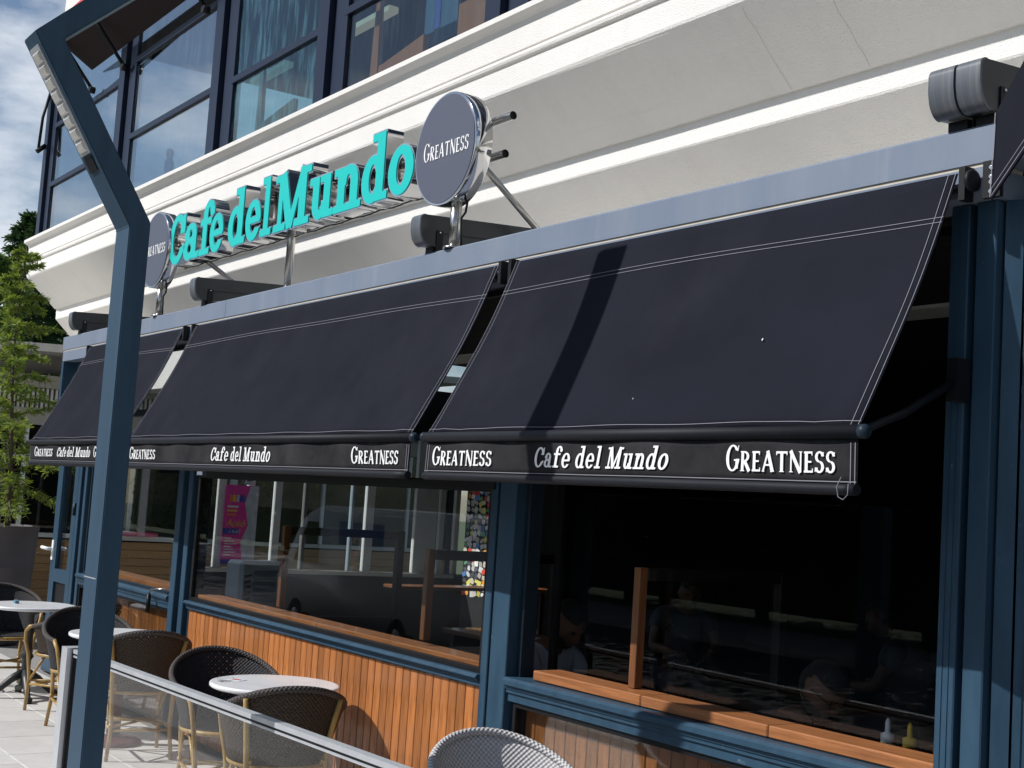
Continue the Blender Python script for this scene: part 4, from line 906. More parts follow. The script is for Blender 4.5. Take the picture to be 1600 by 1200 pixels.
# ================================================================== INTERIOR THINGS
def partition(x, label, zt=1.56, l=.85):
    t = thing('wooden_partition', label, 'partition', (x, .12, 0), group='wooden booth partitions inside the windows')
    q = MB(); q.bbox(-.021, 0, 1.036, .021, .045, zt, .003); obj('upright', q, 'post_wood', t)
    q = MB(); q.bbox(-.022, .047, zt - .055, .022, l, zt - .002, .003); obj('top_bar', q, 'dark_wood', t)
    q = MB(); q.bbox(-.025, l, .01, .025, l + .05, zt, .003); obj('inner_upright', q, 'dark_wood', t)
    q = MB(); q.box(-.01, .05, .5, .01, l - .002, .98); obj('panel', q, 'dark_wood', t)
partition(-8.10, 'thin wooden booth upright behind the left part of the middle window'); partition(-6.28, 'thin wooden booth upright behind the right part of the middle window', 1.52); partition(-4.52, 'orange wooden upright standing on the open window sill', 1.55)
# poster on the end wall (faces the camera, +X)
pt_ = thing('poster', 'tall pink poster with white and yellow print seen through the middle window', 'poster', (-12.965, 1.72, 1.02))
def card(nm, y0, z0, y1, z1, m, x, par): 
    q = MB(); q.box(x, y0, z0, x + .002, y1, z1); return obj(nm, q, m, par)
q = MB(); q.box(0, 0, 0, .004, .36, .80); pb = obj('sheet', q, 'poster_pink', pt_)
q = MB(); q.prism([(.24, 0), (.36, 0), (.36, .80), (.27, .80), (.22, .62), (.27, .40), (.20, .22)], 'x', .0045, .006); obj('picture_area', q, 'poster_white', pt_)
card('blue_band', .0, .30, .17, .36, 'poster_blue', .0045, pt_); card('bottom_band', .0, .0, .22, .045, 'poster_blue', .0047, pt_)
for k, (m, y) in enumerate((('poster_orange', .05), ('poster_yellow', .085), ('poster_white', .125), ('poster_blue', .16), ('label_blue', .19))): card('product', y, .63, y + .028, .70, m, .0045, pt_)
def ftext(s, size, loc, m, par, shear=0, al='LEFT'):
    cu = bpy.data.curves.new('t', 'FONT'); cu.body = s; cu.size = size; cu.extrude = .0006; cu.shear = shear; cu.align_x = al
    ob = bpy.data.objects.new('t', cu); me = bpy.data.meshes.new_from_object(ob); bpy.data.objects.remove(ob); bpy.data.curves.remove(cu)
    me.name = 'lettering'; me.transform(Matrix(((0, 0, 1, 0), (1, 0, 0, 0), (0, 1, 0, 0), (0, 0, 0, 1)))); o = link('lettering', me, par, m); o.location = loc; return o
ftext('Açıldı', .092, (.0075, .03, .385), 'poster_yellow', pt_, .25); ftext('-1.KAT', .05, (.0075, .05, .312), 'white_print', pt_)
for k in range(3): card('text_line', .03, .57 - k * .04, .15 - k * .01, .59 - k * .04, ('white_print', 'poster_yellow', 'poster_orange')[k], .0045, pt_)
for k in range(7): card('text_line', .03, .255 - k * .028, .10 + .03 * ((k * 7) % 3), .266 - k * .028, 'white_print', .0045, pt_)
nc = thing('notice_card', 'small white notice above the pink poster behind the middle window', 'notice', (-12.965, 1.93, 1.83)); card('paper', 0, 0, .09, .17, 'poster_white', 0, nc); card('print', .035, .10, .055, .14, 'black_metal', .0025, nc); card('text_line', .015, .04, .075, .05, 'black_metal', .0025, nc)
# air purifier
ac = thing('air_cooler', 'white slatted air cooler standing inside behind the middle window', 'air cooler', (-11.0, 1.05, .55), R(8))
q = MB(); q.bbox(-.13, -.02, 0, .13, .42, .62, .03); obj('housing', q, 'plastic_white', ac)
q = MB(); q.bbox(.131, .10, .03, .14, .38, .55, .004); obj('front_panel', q, 'plastic_grey', ac)
for k in range(9):
    q = MB(); q.prism([(.02, .08 + k * .05), (.085, .095 + k * .05), (.085, .115 + k * .05), (.02, .10 + k * .05)], 'x', .131, .137); obj('vent_slot', q, 'black_metal', ac)
tb = thing('side_table', 'dark low table under the air cooler and the record crate', 'table', (-11.3, .75, 0)); q = MB(); q.bbox(-.5, -.25, .50, .55, .9, .545, .004); obj('table_top', q, 'dark_wood', tb)
for x in (-.45, .5):
    for y in (-.2, .85): q = MB(); q.box(x - .025, y - .025, 0.005, x + .025, y + .025, .499); obj('leg', q, 'dark_wood', tb)
rc = thing('record_crate', 'row of leaning record sleeves inside the lower left of the middle window', 'records', (-11.2, .60, .546))
q = MB(); q.box(-.4, -.03, 0, .42, .33, .012); q.box(-.4, -.03, .0125, -.385, .33, .2); q.box(.405, -.03, .0125, .42, .33, .2); obj('crate', q, 'dark_wood', rc)
for k in range(22):
    q = MB(); x = -.36 + k * .034; q.prism([(x, .013), (x + .012, .013), (x - .10 + .012, .38), (x - .10, .38)], 'y', .0, .31); obj('sleeve', q, 'sleeve_%d' % rng.randrange(5), rc)
pk = thing('pink_tray', 'flat pink tray lying on the sill beyond the far window', 'tray', (-16.4, 1.75, 1.062)); q = MB(); q.bbox(-.15, -.3, 0, .15, .36, .06, .02); obj('tray', q, 'plastic_pink', pk)
pk.location = (-17.97 + .05, 2.45, 1.062)
# sticker covered pillar
sp_ = thing('sticker_pillar', 'black pillar covered in small colourful stickers behind the middle window', 'pillar', (-12.0, 4.02, 0))
q = MB(); q.bbox(-.02, 0, 0.005, .60, .3, 3.0, .004); obj('pillar', q, 'interior_dark', sp_)
smesh = []
for i in range(8):
    for sh in range(2):
        q = MB()
        if sh == 0: q.box(-.5, -.002, -.5, .5, 0, .5)
        else: q.prism([(.5 * math.cos(k * math.pi / 5), .5 * math.sin(k * math.pi / 5)) for k in range(10)], 'y', -.002, 0)
        me = q.mesh('sticker'); me.materials.append(MATS['sticker_%d' % i]); smesh.append(me)
cells = [(a, b) for a in range(8) for b in range(22)]
for k, (a, b) in enumerate(cells):
    i = rng.choice([0, 0, 0, 0, 1, 2, 3, 4, 5, 6, 6, 7]); me = smesh[i * 2 + (rng.random() < .22)]
    o = link('sticker', me, sp_); o.location = (.035 + a * .0735 + rng.uniform(-.012, .012), -.0012 - .0022 * (k % 4), .86 + b * .062 + rng.uniform(-.012, .012)); o.rotation_euler = (0, rng.uniform(-.6, .6), 0)
    o.scale = (rng.uniform(.05, .085), 1, rng.uniform(.035, .068))
# interior tables and benches
def bench_table(x, y, label, l=1.1):
    t = thing('wooden_table', label, 'table', (x, y, 0), group='dark wooden tables inside')
    q = MB(); q.bbox(-l / 2, -.32, .72, l / 2, .32, .755, .005); obj('table_top', q, 'post_wood', t)
    for sx in (-1, 1):
        q = MB(); q.bbox(sx * (l / 2 - .1) - .03, -.28, 0.005, sx * (l / 2 - .1) + .03, .28, .719, .004); obj('leg', q, 'dark_wood', t)
bench_table(-7.2, .62, 'dark wooden table inside the middle window'); bench_table(-3.75, .72, 'wooden table inside the open window with sauce bottles'); bench_table(-5.15, .72, 'wooden table inside beside the man in the white T-shirt', .8); bench_table(-9.0, 2.6, 'dark wooden table deeper inside the middle window')
hb = thing('wall_shelf', 'thin wooden shelf board deep inside the middle window', 'shelf', (-11.0, 3.6, .96)); q = MB(); q.bbox(-.15, -1.0, 0, .15, .9, .03, .004); obj('shelf_board', q, 'post_wood', hb); q = MB(); q.box(-.1, -.9, -.9, -.06, -.86, -.001); q.box(-.1, .76, -.9, -.06, .8, -.001); obj('shelf_leg', q, 'dark_wood', hb)
def sauce(x, y, label, dark):
    t = thing('sauce_bottle', label, 'bottle', (x, y, .756), group='squeeze sauce bottles on the inside table')
    q = MB(); q.lathe([(.03, 0), (.034, .006), (.036, .10), (.030, .15), (.034, .17), (.024, .195), (.018, .20)], 18, sx=1, sy=.72); obj('bottle_body', q, 'oxblood' if dark else 'sauce_cream', t)
    q = MB(); q.lathe([(.020, .201), (.020, .225), (.008, .23), (.007, .26), (.003, .27)], 14); obj('cap', q, 'plastic_white' if not dark else 'poster_yellow', t)
    q = MB(); q.prism([(-.02, .03), (.02, .03), (.026, .11), (.018, .135), (-.018, .135), (-.026, .11)], 'y', -.030, -.028); me = obj('label', q, 'poster_white', t)
    q = MB(); q.prism([(-.015, .04), (.015, .04), (.019, .10), (-.019, .10)], 'y', -.0316, -.0304); obj('print', q, 'label_blue', t)
    t.rotation_euler = (0, 0, R(50)); t.scale = (1.25, 1.25, 1.25)
sauce(-3.34, .36, 'cream sauce bottle with blue label on the table inside, left of two', False); sauce(-3.24, .36, 'darker sauce bottle with blue label on the table inside, right of two', True)
for x, y, z, lb in ((-4.0, 3.4, 2.15, 'made-up orange glow for a reflection, deep inside the open window, left'), (-3.2, 3.3, 2.75, 'made-up orange glow for a reflection, at the top right inside the awning'), (-4.9, 4.2, 2.1, 'made-up orange glow for a reflection, deep inside behind the man in the white T-shirt')):  # invented pendants, their glow stands in for orange reflections
    t = thing('orange_glow', lb, 'lamp', (x, y, z), group='added orange glows inside'); q = MB(); q.lathe([(.018, 0), (.03, .02), (.028, .045), (.012, .06)], 12); obj('bulb', q, 'glow_orange', t)
    q = MB(); q.lathe([(.085, -.015), (.07, .05), (.025, .075), (.02, .09)], 18); so2 = obj('shade', q, 'black_metal', t); q = MB(); q.tube([(0, 0, .085), (0, 0, 3.02 - z)], .004, 5); obj('cord', q, 'black_metal', t)
# slats on the ceiling seen under the near awning
vt = thing('ceiling_vent', 'grey slats of a ceiling vent showing past the near awning edge', 'vent', (-2.95, .9, 2.62))
for k in range(4):
    q = MB(); q.box(-.35, 0, -k * .14, .35, .03, -k * .14 + .03); obj('slat', q, 'plastic_grey', vt)
q = MB(); q.box(-.37, .031, -.5, .37, .06, .06); obj('backing', q, 'black_metal', vt)

# ------------------------------------------------------------------ people (seated indoors)
def skin_mesh(verts, edges, rad, root=0, lv=2):
    me = bpy.data.meshes.new('tmp'); me.from_pydata(verts, edges, []); ob = bpy.data.objects.new('tmp', me); COL.objects.link(ob)
    m = ob.modifiers.new('s', 'SKIN'); m.use_smooth_shade = True
    for i, v in enumerate(me.skin_vertices[0].data): v.radius = rad[i] if isinstance(rad[i], tuple) else (rad[i], rad[i]); v.use_root = (i == root)
    sb = ob.modifiers.new('ss', 'SUBSURF'); sb.levels = lv; sb.render_levels = lv
    dg = bpy.context.evaluated_depsgraph_get(); dg.update(); r_ = bpy.data.meshes.new_from_object(ob.evaluated_get(dg)); bpy.data.objects.remove(ob); bpy.data.meshes.remove(me); return r_
def head_parts():
    """head centred at origin, face towards +x, height .235"""
    bm = bmesh.new(); bmesh.ops.create_uvsphere(bm, u_segments=40, v_segments=28, radius=1)
    for v in bm.verts:
        x, y, z = v.co; X, Y, Z = x * .100, y * .078, z * .118
        if z < 0: f = 1 - .30 * (-z) ** 1.6; Y *= f; X *= (1 - .16 * (-z) ** 1.5); X += .018 * (-z) ** 1.5
        if x > 0:
            X += .024 * math.exp(-((y / .17) ** 2) - ((z + .22) / .20) ** 2)              # nose
            X -= .014 * (math.exp(-((y - .40) / .17) ** 2 - ((z - .08) / .11) ** 2) + math.exp(-((y + .40) / .17) ** 2 - ((z - .08) / .11) ** 2))   # eye sockets
            X += .007 * math.exp(-((z - .24) / .10) ** 2) * max(0, 1 - abs(y))            # brow
            X += .008 * math.exp(-((y / .3) ** 2) - ((z + .56) / .09) ** 2) - .006 * math.exp(-((y / .34) ** 2) - ((z + .47) / .035) ** 2)  # lips
            X += .010 * math.exp(-((y / .3) ** 2) - ((z + .82) / .14) ** 2)               # chin
        if abs(y) > .8: Y += math.copysign(.020, y) * math.exp(-((x + .02) / .16) ** 2 - ((z + .02) / .24) ** 2)     # ears
        v.co = (X, Y, Z)
    for f in bm.faces: f.smooth = True
    return bm
def person(label, loc, rz, top, beard=True, bow=35, tee='tee_white', glasses=False):
    t = thing('person', label, 'person', loc, rz)
    # seated figure facing +x, seat at z=.47 ; hips, spine bent forward, arms to the table
    V = [(0, 0, .56), (.04, 0, .76), (.10, 0, .95), (.16, 0, 1.07), (.20, 0, 1.13),            # 0-4 pelvis..neck
         (.13, .10, 1.05), (.14, .20, 1.00), (.22, .25, .80), (.44, .14, .785),                 # 5-8 left arm
         (.13, -.10, 1.05), (.14, -.20, 1.00), (.22, -.25, .80), (.44, -.14, .785),             # 9-12 right arm
         (.05, .10, .54), (.46, .12, .52), (.44, .12, .10), (.56, .12, .05),                    # 13-16 left leg
         (.05, -.10, .54), (.46, -.12, .52), (.44, -.12, .10), (.56, -.12, .05)]
    Ed = [(0, 1), (1, 2), (2, 3), (3, 4), (3, 5), (5, 6), (6, 7), (7, 8), (3, 9), (9, 10), (10, 11), (11, 12), (0, 13), (13, 14), (14, 15), (15, 16), (0, 17), (17, 18), (18, 19), (19, 20)]
    rad = [(.12, .12), (.10, .10), (.105, .105), (.06, .06), .05, .05, .05, .043, .028, .05, .05, .043, .028, .085, .062, .042, .04, .085, .062, .042, .04]
    me = skin_mesh(V, Ed, rad)
    bm = bmesh.new(); bm.from_mesh(me); bpy.data.meshes.remove(me)
    hb_ = head_parts(); hm = Matrix.Translation((.285, 0, 1.215)) @ Matrix.Rotation(R(bow), 4, 'Y')
    tmp = bpy.data.meshes.new('h'); hb_.to_mesh(tmp); tmp.transform(hm); bm.from_mesh(tmp); bpy.data.meshes.remove(tmp)
    # hands: palm and five separate fingers, resting around a small object in front
    def fing(p0, p1, p2, r): 
        q_ = MB(); q_.tube([p0, p1, p2], [r, r * .92, r * .7], 7); m_ = q_.mesh('f'); bm.from_mesh(m_); bpy.data.meshes.remove(m_)
    for sg in (-1, 1):
        w_ = Vector((.44, sg * .14, .785)); 
        pm = skin_mesh([w_[:], (w_.x + .05, w_.y - sg * .02, w_.z), (w_.x + .09, w_.y - sg * .035, w_.z)], [(0, 1), (1, 2)], [.026, (.036, .016), (.034, .013)], 0, 1); bm.from_mesh(pm); bpy.data.meshes.remove(pm)
        for k, ln in enumerate((.068, .076, .070, .056)):
            y = w_.y - sg * .035 + (k - 1.5) * .019; b0 = Vector((w_.x + .085, y, w_.z)); fing(b0, b0 + Vector((ln * .55, -sg * .006, -.006)), b0 + Vector((ln * .85, -sg * .014, -.032)), .0085)
        b0 = Vector((w_.x + .035, w_.y - sg * .05, w_.z)); fing(b0, b0 + Vector((.03, -sg * .03, .004)), b0 + Vector((.055, -sg * .038, -.012)), .0095)
    me = bpy.data.meshes.new('body'); bm.to_mesh(me); bm.free()
    me.polygons.foreach_set('use_smooth', [True] * len(me.polygons)); bo2 = link('body', me, t, 'skin')
    # T-shirt: torso and short sleeves, a little larger than the body
    Vt = V[:3] + [(.155, 0, 1.085), V[5], V[6], (.17, .222, .91), V[9], V[10], (.17, -.222, .91)]
    Et = [(0, 1), (1, 2), (2, 3), (3, 4), (4, 5), (5, 6), (3, 7), (7, 8), (8, 9)]
    rt = [(.145, .165), (.13, .155), (.15, .17), (.112, .112), .092, .080, .074, .092, .080, .074]
    ts = skin_mesh(Vt, Et, rt); link('t_shirt', ts, t, tee)
    Vj = [V[0], V[13], V[14], V[15], V[17], V[18], V[19]]; js = skin_mesh(Vj, [(0, 1), (1, 2), (2, 3), (0, 4), (4, 5), (5, 6)], [(.145, .165), .10, .078, .06, .10, .078, .06]); link('trousers', js, t, 'denim')
    for sg in (-1, 1):
        q = MB(); q.bbox(.40, sg * .12 - .045, .005, .66, sg * .12 + .045, .09, .02); obj('shoe', q, 'shoe', t)
    # hair cap and beard follow the head
    hb_ = head_parts(); keep = []
    for f in list(hb_.faces):
        c = f.calc_center_median(); hair = (c.z > .052 and c.x < .075) or (c.x < -.005 and c.z > -.055 and abs(c.y) < .07) or c.z > .085
        if not hair: hb_.faces.remove(f)
    for v in list(hb_.verts):
        if not v.link_faces: hb_.verts.remove(v)
        else: v.co = v.co * 1.085 + Vector((0, 0, .004))
    tmp = bpy.data.meshes.new('hair'); hb_.to_mesh(tmp); hb_.free(); tmp.transform(hm); ho = link('hair', tmp, t, 'hair')
    if beard:
        hb_ = head_parts()
        for f in list(hb_.faces):
            c = f.calc_center_median(); mouth = abs(c.y) < .024 and -.072 < c.z < -.056
            if not (c.z < -.040 and c.x > -.012 and not mouth and not (c.z > -.052 and abs(c.y) < .045 and c.z > -.046)): hb_.faces.remove(f)
        for v in list(hb_.verts):
            if not v.link_faces: hb_.verts.remove(v)
            else: v.co = v.co * 1.05
        tmp = bpy.data.meshes.new('beard'); hb_.to_mesh(tmp); hb_.free(); tmp.transform(hm); link('beard', tmp, t, 'hair')
    q = MB()
    for sg in (-1, 1):
        q.lathe([(.001, -.009), (.008, -.006), (.010, 0), (.008, .006), (.001, .009)], 10, (.082, sg * .031, .010))
    me = q.mesh('eye'); me.transform(hm); link('eye', me, t, 'black_metal')
    if glasses:
        q = MB()
        for sg in (-1, 1):
            q.tube([(.098 + .0 * k, sg * .032 + .024 * math.cos(k * math.pi / 6), .010 + .019 * math.sin(k * math.pi / 6)) for k in range(13)], .0022, 5, cap=False)
            q.tube([(.098, sg * .056, .014), (.04, sg * .083, .014), (-.01, sg * .088, .010)], .0025, 5)
        q.tube([(.1, -.008, .012), (.1, .008, .012)], .002, 5); me = q.mesh('glasses'); me.transform(hm); link('glasses', me, t, 'black_metal')
    st_ = MB(); st_.bbox(-.2, -.2, .40, .22, .2, .44, .01)
    for a in (-1, 1):
        for b in (-1, 1): st_.box(.01 + a * .17 - .02, b * .17 - .02, .005, .01 + a * .17 + .02, b * .17 + .02, .399)
    s_ = thing('wooden_stool', 'dark stool under ' + label.split(',')[0], 'stool', loc, rz, 'dark stools inside'); obj('seat_and_legs', st_, 'dark_wood', s_)
    return t
person('man in a white T-shirt, bearded, head bowed, seated at the open window', (-5.72, .42, 0), R(8), 0, True, 38, 'tee_white')
person('man in dark clothes, bearded, head bowed over the table at the open window', (-4.10, .50, -.09), R(6), 0, True, 40, 'tee_navy', True)
person('person in a pale T-shirt, seated deep inside behind the wooden upright', (-7.95, 3.45, 0), R(-30), 0, False, 15, 'tee_grey')
person('person in a grey shirt, seated deep inside at the right end of the open window', (-5.6, 3.4, 0), R(200), 0, False, 30, 'tee_grey')

# ================================================================== LEFT WING, PLANTER, TREES
wg = thing('garden_wing', 'low beige wing with timber base and white framed glazing beyond the conifer', 'building')
XW = -18.0
for k in range(9):
    q = MB(); q.bbox(XW - .02, -3.0, .02 + k * .107, XW, 7.5, .02 + k * .107 + .103, .003); obj('cladding_board', q, 'wing_wood', wg)
q = MB(); q.box(XW - .05, -3, 0, XW - .021, 7.5, 1.0); q.box(XW - 4, 7.5, 0, XW, 7.7, 3.4); q.box(XW - 4, -3, 0, XW - 3.9, 7.5, 3.4); obj('back_wall', q, 'interior_dark', wg)
for k in range(26):
    q = MB(); q.lathe([(.012, 0), (.012, .006), (.006, .008)], 8); me = q.mesh('stud'); me.transform(Matrix.Rotation(math.pi / 2, 4, 'Y')); o_ = link('stud', me, wg, 'screw'); o_.location = (XW + .0005, -.2 + k * .3, .80 if k % 2 else .35)
q = MB(); q.bbox(XW - .06, -3, 1.0, XW + .05, 7.5, 1.055, .004); obj('white_sill', q, 'cream_edge', wg)
for k in range(14):
    y = -2.6 + k * .72; q = MB(); q.bbox(XW - .05, y, 1.056, XW, y + (.10 if k % 3 == 0 else .05), 2.44, .004); obj('white_mullion', q, 'white_frame', wg)
q = MB(); q.box(XW - .03, -3, 1.06, XW - .024, 7.5, 2.44); obj('pane', q, 'pane_clear', wg)
q = MB(); q.bbox(XW - .06, -3, 2.02, XW + .01, 7.5, 2.08, .003); obj('transom', q, 'white_frame', wg)
q = MB(); q.box(XW - .1, -3, 2.45, XW + .02, 7.5, 2.66); obj('lintel', q, 'beige_wall', wg)
for k in range(90):
    y = -1.0 + k * .06; q = MB(); q.box(XW - .06, y, 2.662, XW + .0, y + .03, 2.93); obj('louvre_fin', q, 'cream_edge', wg)
q = MB(); q.box(XW - .3, -3, 2.66, XW - .1, 7.5, 3.0); obj('louvre_back', q, 'grey_panel', wg)
q = MB(); q.box(XW - .2, -3, 2.932, XW + .03, 7.5, 3.10); obj('fascia', q, 'beige_wall', wg)
q = MB(); q.prism([(-3, 3.22), (7.5, 3.62), (7.5, 3.72), (-3, 3.32)], 'x', XW - 4, XW + .45); obj('roof_edge', q, 'cream_edge', wg)

pt2 = thing('planter', 'large round taupe plant pot at the left edge', 'planter', (-15.0, .06, 0))
q = MB(); q.lathe([(.28, .0), (.30, .02), (.345, .40), (.348, .41), (.342, .415), (.372, .80), (.376, .81), (.37, .815), (.392, 1.18), (.40, 1.22), (.40, 1.245), (.36, 1.245), (.355, 1.18)], 40); obj('pot', q, 'pot_taupe', pt2)
q = MB(); q.lathe([(.354, 1.10), (.354, 1.165), (.2, 1.185), (.02, 1.19)], 24); obj('soil', q, 'soil', pt2)

def conifer(name, label, loc, H, spread, m_leaf, m_bark, seed, nb, droop=.25, dens=1.0, needle=.055, start=.12, lean=(0, 0), tip=.25, group=None, cat='tree'):
    rg = random.Random(seed); t = thing(name, label, cat, loc, 0, group)
    tr = MB(); lf = MB()
    spine = lambda s: Vector((lean[0] * s + .03 * math.sin(s * 7), lean[1] * s + .03 * math.cos(s * 5), H * s))
    tr.tube([spine(k / 12) for k in range(13)], [max(.006, .011 * H * (1 - k / 12.3)) for k in range(13)], 8)
    def tuft(p, d, ln):
        d = d.normalized(); a = Vector((rg.uniform(-1, 1), rg.uniform(-1, 1), rg.uniform(-1, 1)))
        u = d.cross(a)
        if u.length < .05: return
        u.normalize(); v = d.cross(u)
        for k in range(3):
            ang = rg.uniform(0, 6.28); o = (u * math.cos(ang) + v * math.sin(ang)); e = p + d * ln * rg.uniform(.5, .9) + o * ln * rg.uniform(.45, .8)
            s_ = (d.cross(o)).normalized() * ln * .13
            lf.add([p - s_ * .6, p + s_ * .6, e + s_ * .5, e - s_ * .5], [(0, 1, 2, 3)])
    for i in range(nb):
        s = start + (1 - start) * (i + rg.random() * .8) / nb; p0 = spine(min(s, .985)); L0 = spread * (1 - s) ** .75 * rg.uniform(.65, 1.15) + tip * .4
        az = i * 2.4 + rg.uniform(-.5, .5); el = rg.uniform(-.05, .45) + .35 * s
        d0 = Vector((math.cos(az) * math.cos(el), math.sin(az) * math.cos(el), math.sin(el))); nsg = 7; pts = [p0]; dd = d0.copy()
        for k in range(nsg): dd = (dd + Vector((rg.uniform(-.12, .12), rg.uniform(-.12, .12), -droop * .4 + rg.uniform(-.05, .05)))).normalized(); pts.append(pts[-1] + dd * L0 / nsg)
        tr.tube(pts, [max(.0025, .0045 * H * (1 - s) * .6 * (1 - k / 8) + .003) for k in range(nsg + 1)], 5, cap=False)
        for k in range(1, nsg + 1):
            base = pts[k]; ax = (pts[k] - pts[k - 1]).normalized()
            for side in (-1, 1):
                for rep in range(max(1, int(2 * dens))):
                    sd = ax.cross(Vector((0, 0, 1))).normalized() * side; tw = (ax * rg.uniform(.3, 1) + sd * rg.uniform(.4, 1.2) + Vector((0, 0, rg.uniform(-.55, .25)))).normalized()
                    tl = L0 * .28 * rg.uniform(.4, 1.1) * (1.15 - k / nsg * .5); nn = max(3, int(tl / (needle * .55) * dens))
                    st = base - ax * rg.random() * L0 / nsg
                    if tl > .12: tr.tube([st, st + tw * tl + Vector((0, 0, -.1 * tl))], [.003, .0015], 3, cap=False)
                    for q_ in range(nn): tuft(st + tw * tl * (q_ + rg.random()) / nn + Vector((0, 0, -.1 * tl * (q_ / nn) ** 2)), tw, needle * rg.uniform(.7, 1.3))
    obj('trunk', tr, m_bark, t); obj('crown', lf, m_leaf, t); return t
conifer('young_conifer', 'slender young conifer growing in the taupe pot at the left edge', (-15.0, .10, 1.17), 3.05, .72, 'needle_young', 'bark', 3, 50, .28, 1.05, .062, .10, (0.0, -.06))
conifer('conifer', 'dense green conifer standing just behind the potted tree', (-24.5, 1.9, -.1), 5.7, 1.9, 'needle_mid', 'bark_grey', 5, 90, .3, 1.3, .13, .06, group='conifers behind the building')
conifer('conifer', 'tall dark conifer behind the end of the white cornice', (-31.5, 4.2, -.1), 7.9, 2.6, 'needle_dark', 'bark_grey', 8, 110, .3, 1.3, .17, .05, group='conifers behind the building')
conifer('conifer', 'dark conifer filling the gap beside the pavilion end', (-27.0, 3.6, -.1), 6.3, 2.6, 'needle_dark', 'bark_grey', 9, 100, .3, 1.3, .15, .04, group='conifers behind the building')
conifer('conifer', 'dark conifer at the far left edge, lower than its neighbours', (-34, 2.6, -.1), 6.9, 2.8, 'needle_dark', 'bark_grey', 12, 90, .3, 1.2, .17, .05, group='conifers behind the building')

# ================================================================== ACROSS THE STREET (seen only as reflections)
def broadleaf(label, loc, H, Rr, seed):
    rg = random.Random(seed); t = thing('street_tree', label, 'tree', loc, 0, 'trees across the street'); tr = MB(); lf = MB()
    tr.tube([(0, 0, 0), (.05, 0, H * .3), (0, .05, H * .6)], [.16, .12, .05], 8)
    for k in range(16):
        a = k * 2.4; z = H * (.28 + .5 * k / 16); e = Vector((math.cos(a) * Rr * .7, math.sin(a) * Rr * .7, z + H * .14)); tr.tube([(0, 0, z), e * .55 + Vector((0, 0, z * .45)), e], [.05, .03, .012], 5)
        for c in range(5):
            cc = e * rg.uniform(.55, 1.05) + Vector((rg.uniform(-1, 1), rg.uniform(-1, 1), rg.uniform(-.6, .9))) * Rr * .3
            for l in range(60):
                p = cc + Vector((rg.gauss(0, 1), rg.gauss(0, 1), rg.gauss(0, .8))) * Rr * .16; u = Vector((rg.uniform(-1, 1), rg.uniform(-1, 1), rg.uniform(-1, 1))).normalized(); v = u.orthogonal().normalized(); sz = .13
                lf.add([p - u * sz, p + v * sz * .6, p + u * sz, p - v * sz * .6], [(0, 1, 2, 3)])
    obj('trunk', tr, 'bark_grey', t); obj('crown', lf, 'leaf_street', t); return t
b0 = broadleaf('one of the leafy trees across the street, mirrored in the cafe windows', (-22, -18, -.4), 7.5, 2.9, 21)
for i, (x, y, s) in enumerate(((-17, -17.5, 1.05), (-27, -18.3, 1.1), (-12, -18, .95), (-33, -18, 1.15), (-40, -18.5, 1.2), (-48, -19, 1.3), (-56, -19, 1.3), (-36, -22, 1.4), (-30, -22, 1.4), (-24, -22, 1.4), (-19, -22, 1.4))):
    o = copy_tree(b0); o['label'] = 'one of the leafy trees across the street, mirrored in the cafe windows'; o.location = (x, y, -.4); o.scale = (s, s, s); o.rotation_euler = (0, 0, i * 1.3)
hd = MB(); rg = random.Random(4)
for k in range(16000):
    p = Vector((rg.uniform(-70, 12), -20.5 + rg.uniform(-.6, .6), rg.uniform(-.35, 3.0))); u = Vector((rg.uniform(-1, 1), rg.uniform(-1, 1), rg.uniform(-1, 1))).normalized(); v = u.orthogonal().normalized(); hd.add([p - u * .12, p + v * .07, p + u * .12, p - v * .07], [(0, 1, 2, 3)])
hd.box(-70, -20.8, -.36, 12, -20.2, 2.6)
tag(obj('hedge', hd, 'leaf_street'), 'clipped green hedge across the street, mirrored in the cafe windows', 'hedge')
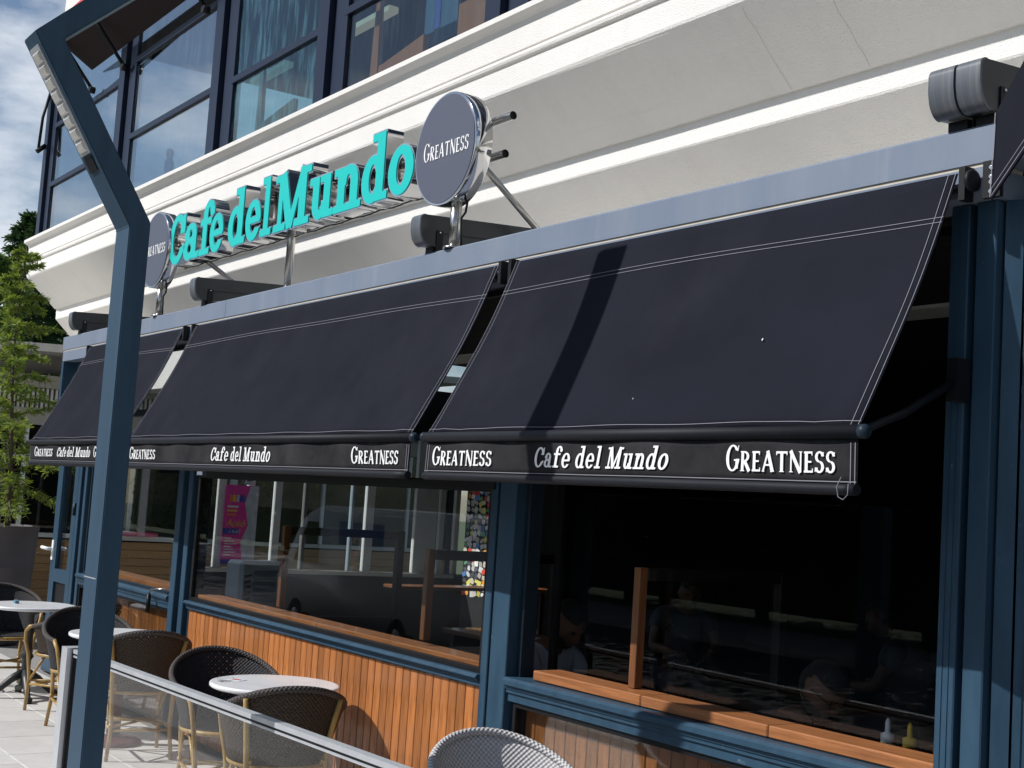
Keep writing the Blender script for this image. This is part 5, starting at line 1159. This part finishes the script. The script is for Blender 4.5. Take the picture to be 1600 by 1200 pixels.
def vehicle(name, label, loc, rz, body, outline, glasspoly, wd, wheels, wr, extra=None):
    t = thing(name, label, 'van' if 'van' in name else 'car', loc, rz)
    me = MB().prism(outline, 'y', -wd / 2, wd / 2).mesh('body'); bm = bmesh.new(); bm.from_mesh(me); bmesh.ops.recalc_face_normals(bm, faces=bm.faces); bmesh.ops.bevel(bm, geom=list(bm.edges), offset=.09, segments=3, affect='EDGES'); bm.to_mesh(me); bm.free()
    me.polygons.foreach_set('use_smooth', [True] * len(me.polygons)); link('body', me, t, body)
    for sg in (-1, 1):
        for gp in glasspoly: q = MB(); q.prism(gp, 'y', sg * (wd / 2 + .002), sg * (wd / 2 + .008)); obj('side_window', q, 'dark_glass', t)
    for x in wheels:
        for sg in (-1, 1):
            q = MB(); q.lathe([(wr * .62, 0), (wr * .95, .02), (wr, .06), (wr, .16), (wr * .95, .2), (wr * .62, .22)], 24); me = q.mesh('wheel'); me.transform(Matrix.Rotation(math.pi / 2, 4, 'X')); wh = link('wheel', me, t, 'tyre'); wh.location = (x, sg * (wd / 2 - .10) + .11, wr)
            q = MB(); q.lathe([(.04, 0), (wr * .6, .01), (wr * .6, .03), (.05, .05)], 18); me = q.mesh('rim'); me.transform(Matrix.Rotation(math.pi / 2 * sg, 4, 'X')); rm = link('rim', me, wh, 'aluminium'); rm.location = (0, -.11 + sg * .115, 0)
    return t
vn = vehicle('parked_van', 'white panel van parked in the street, mirrored in the middle window', (-18.3, -6.9, -.5), 0, 'van_white', [(-2.6, .32), (2.5, .32), (2.55, .9), (2.45, 1.95), (2.2, 2.12), (-1.2, 2.12), (-1.75, 1.95), (-2.35, 1.20), (-2.62, .95)], [[(-1.95, 1.2), (-1.05, 1.2), (-1.05, 1.85), (-1.5, 1.85)]], 1.9, (-1.75, 1.55), .34)
q = MB(); q.box(-.4, .952, 1.55, 1.0, .958, 1.9); obj('sign_panel', q, 'label_blue', vn); q = MB(); q.box(-2.66, -.7, .62, -2.60, -.45, .8); q.box(-2.66, .45, .62, -2.60, .7, .8); obj('headlight', q, 'led_lens', vn)
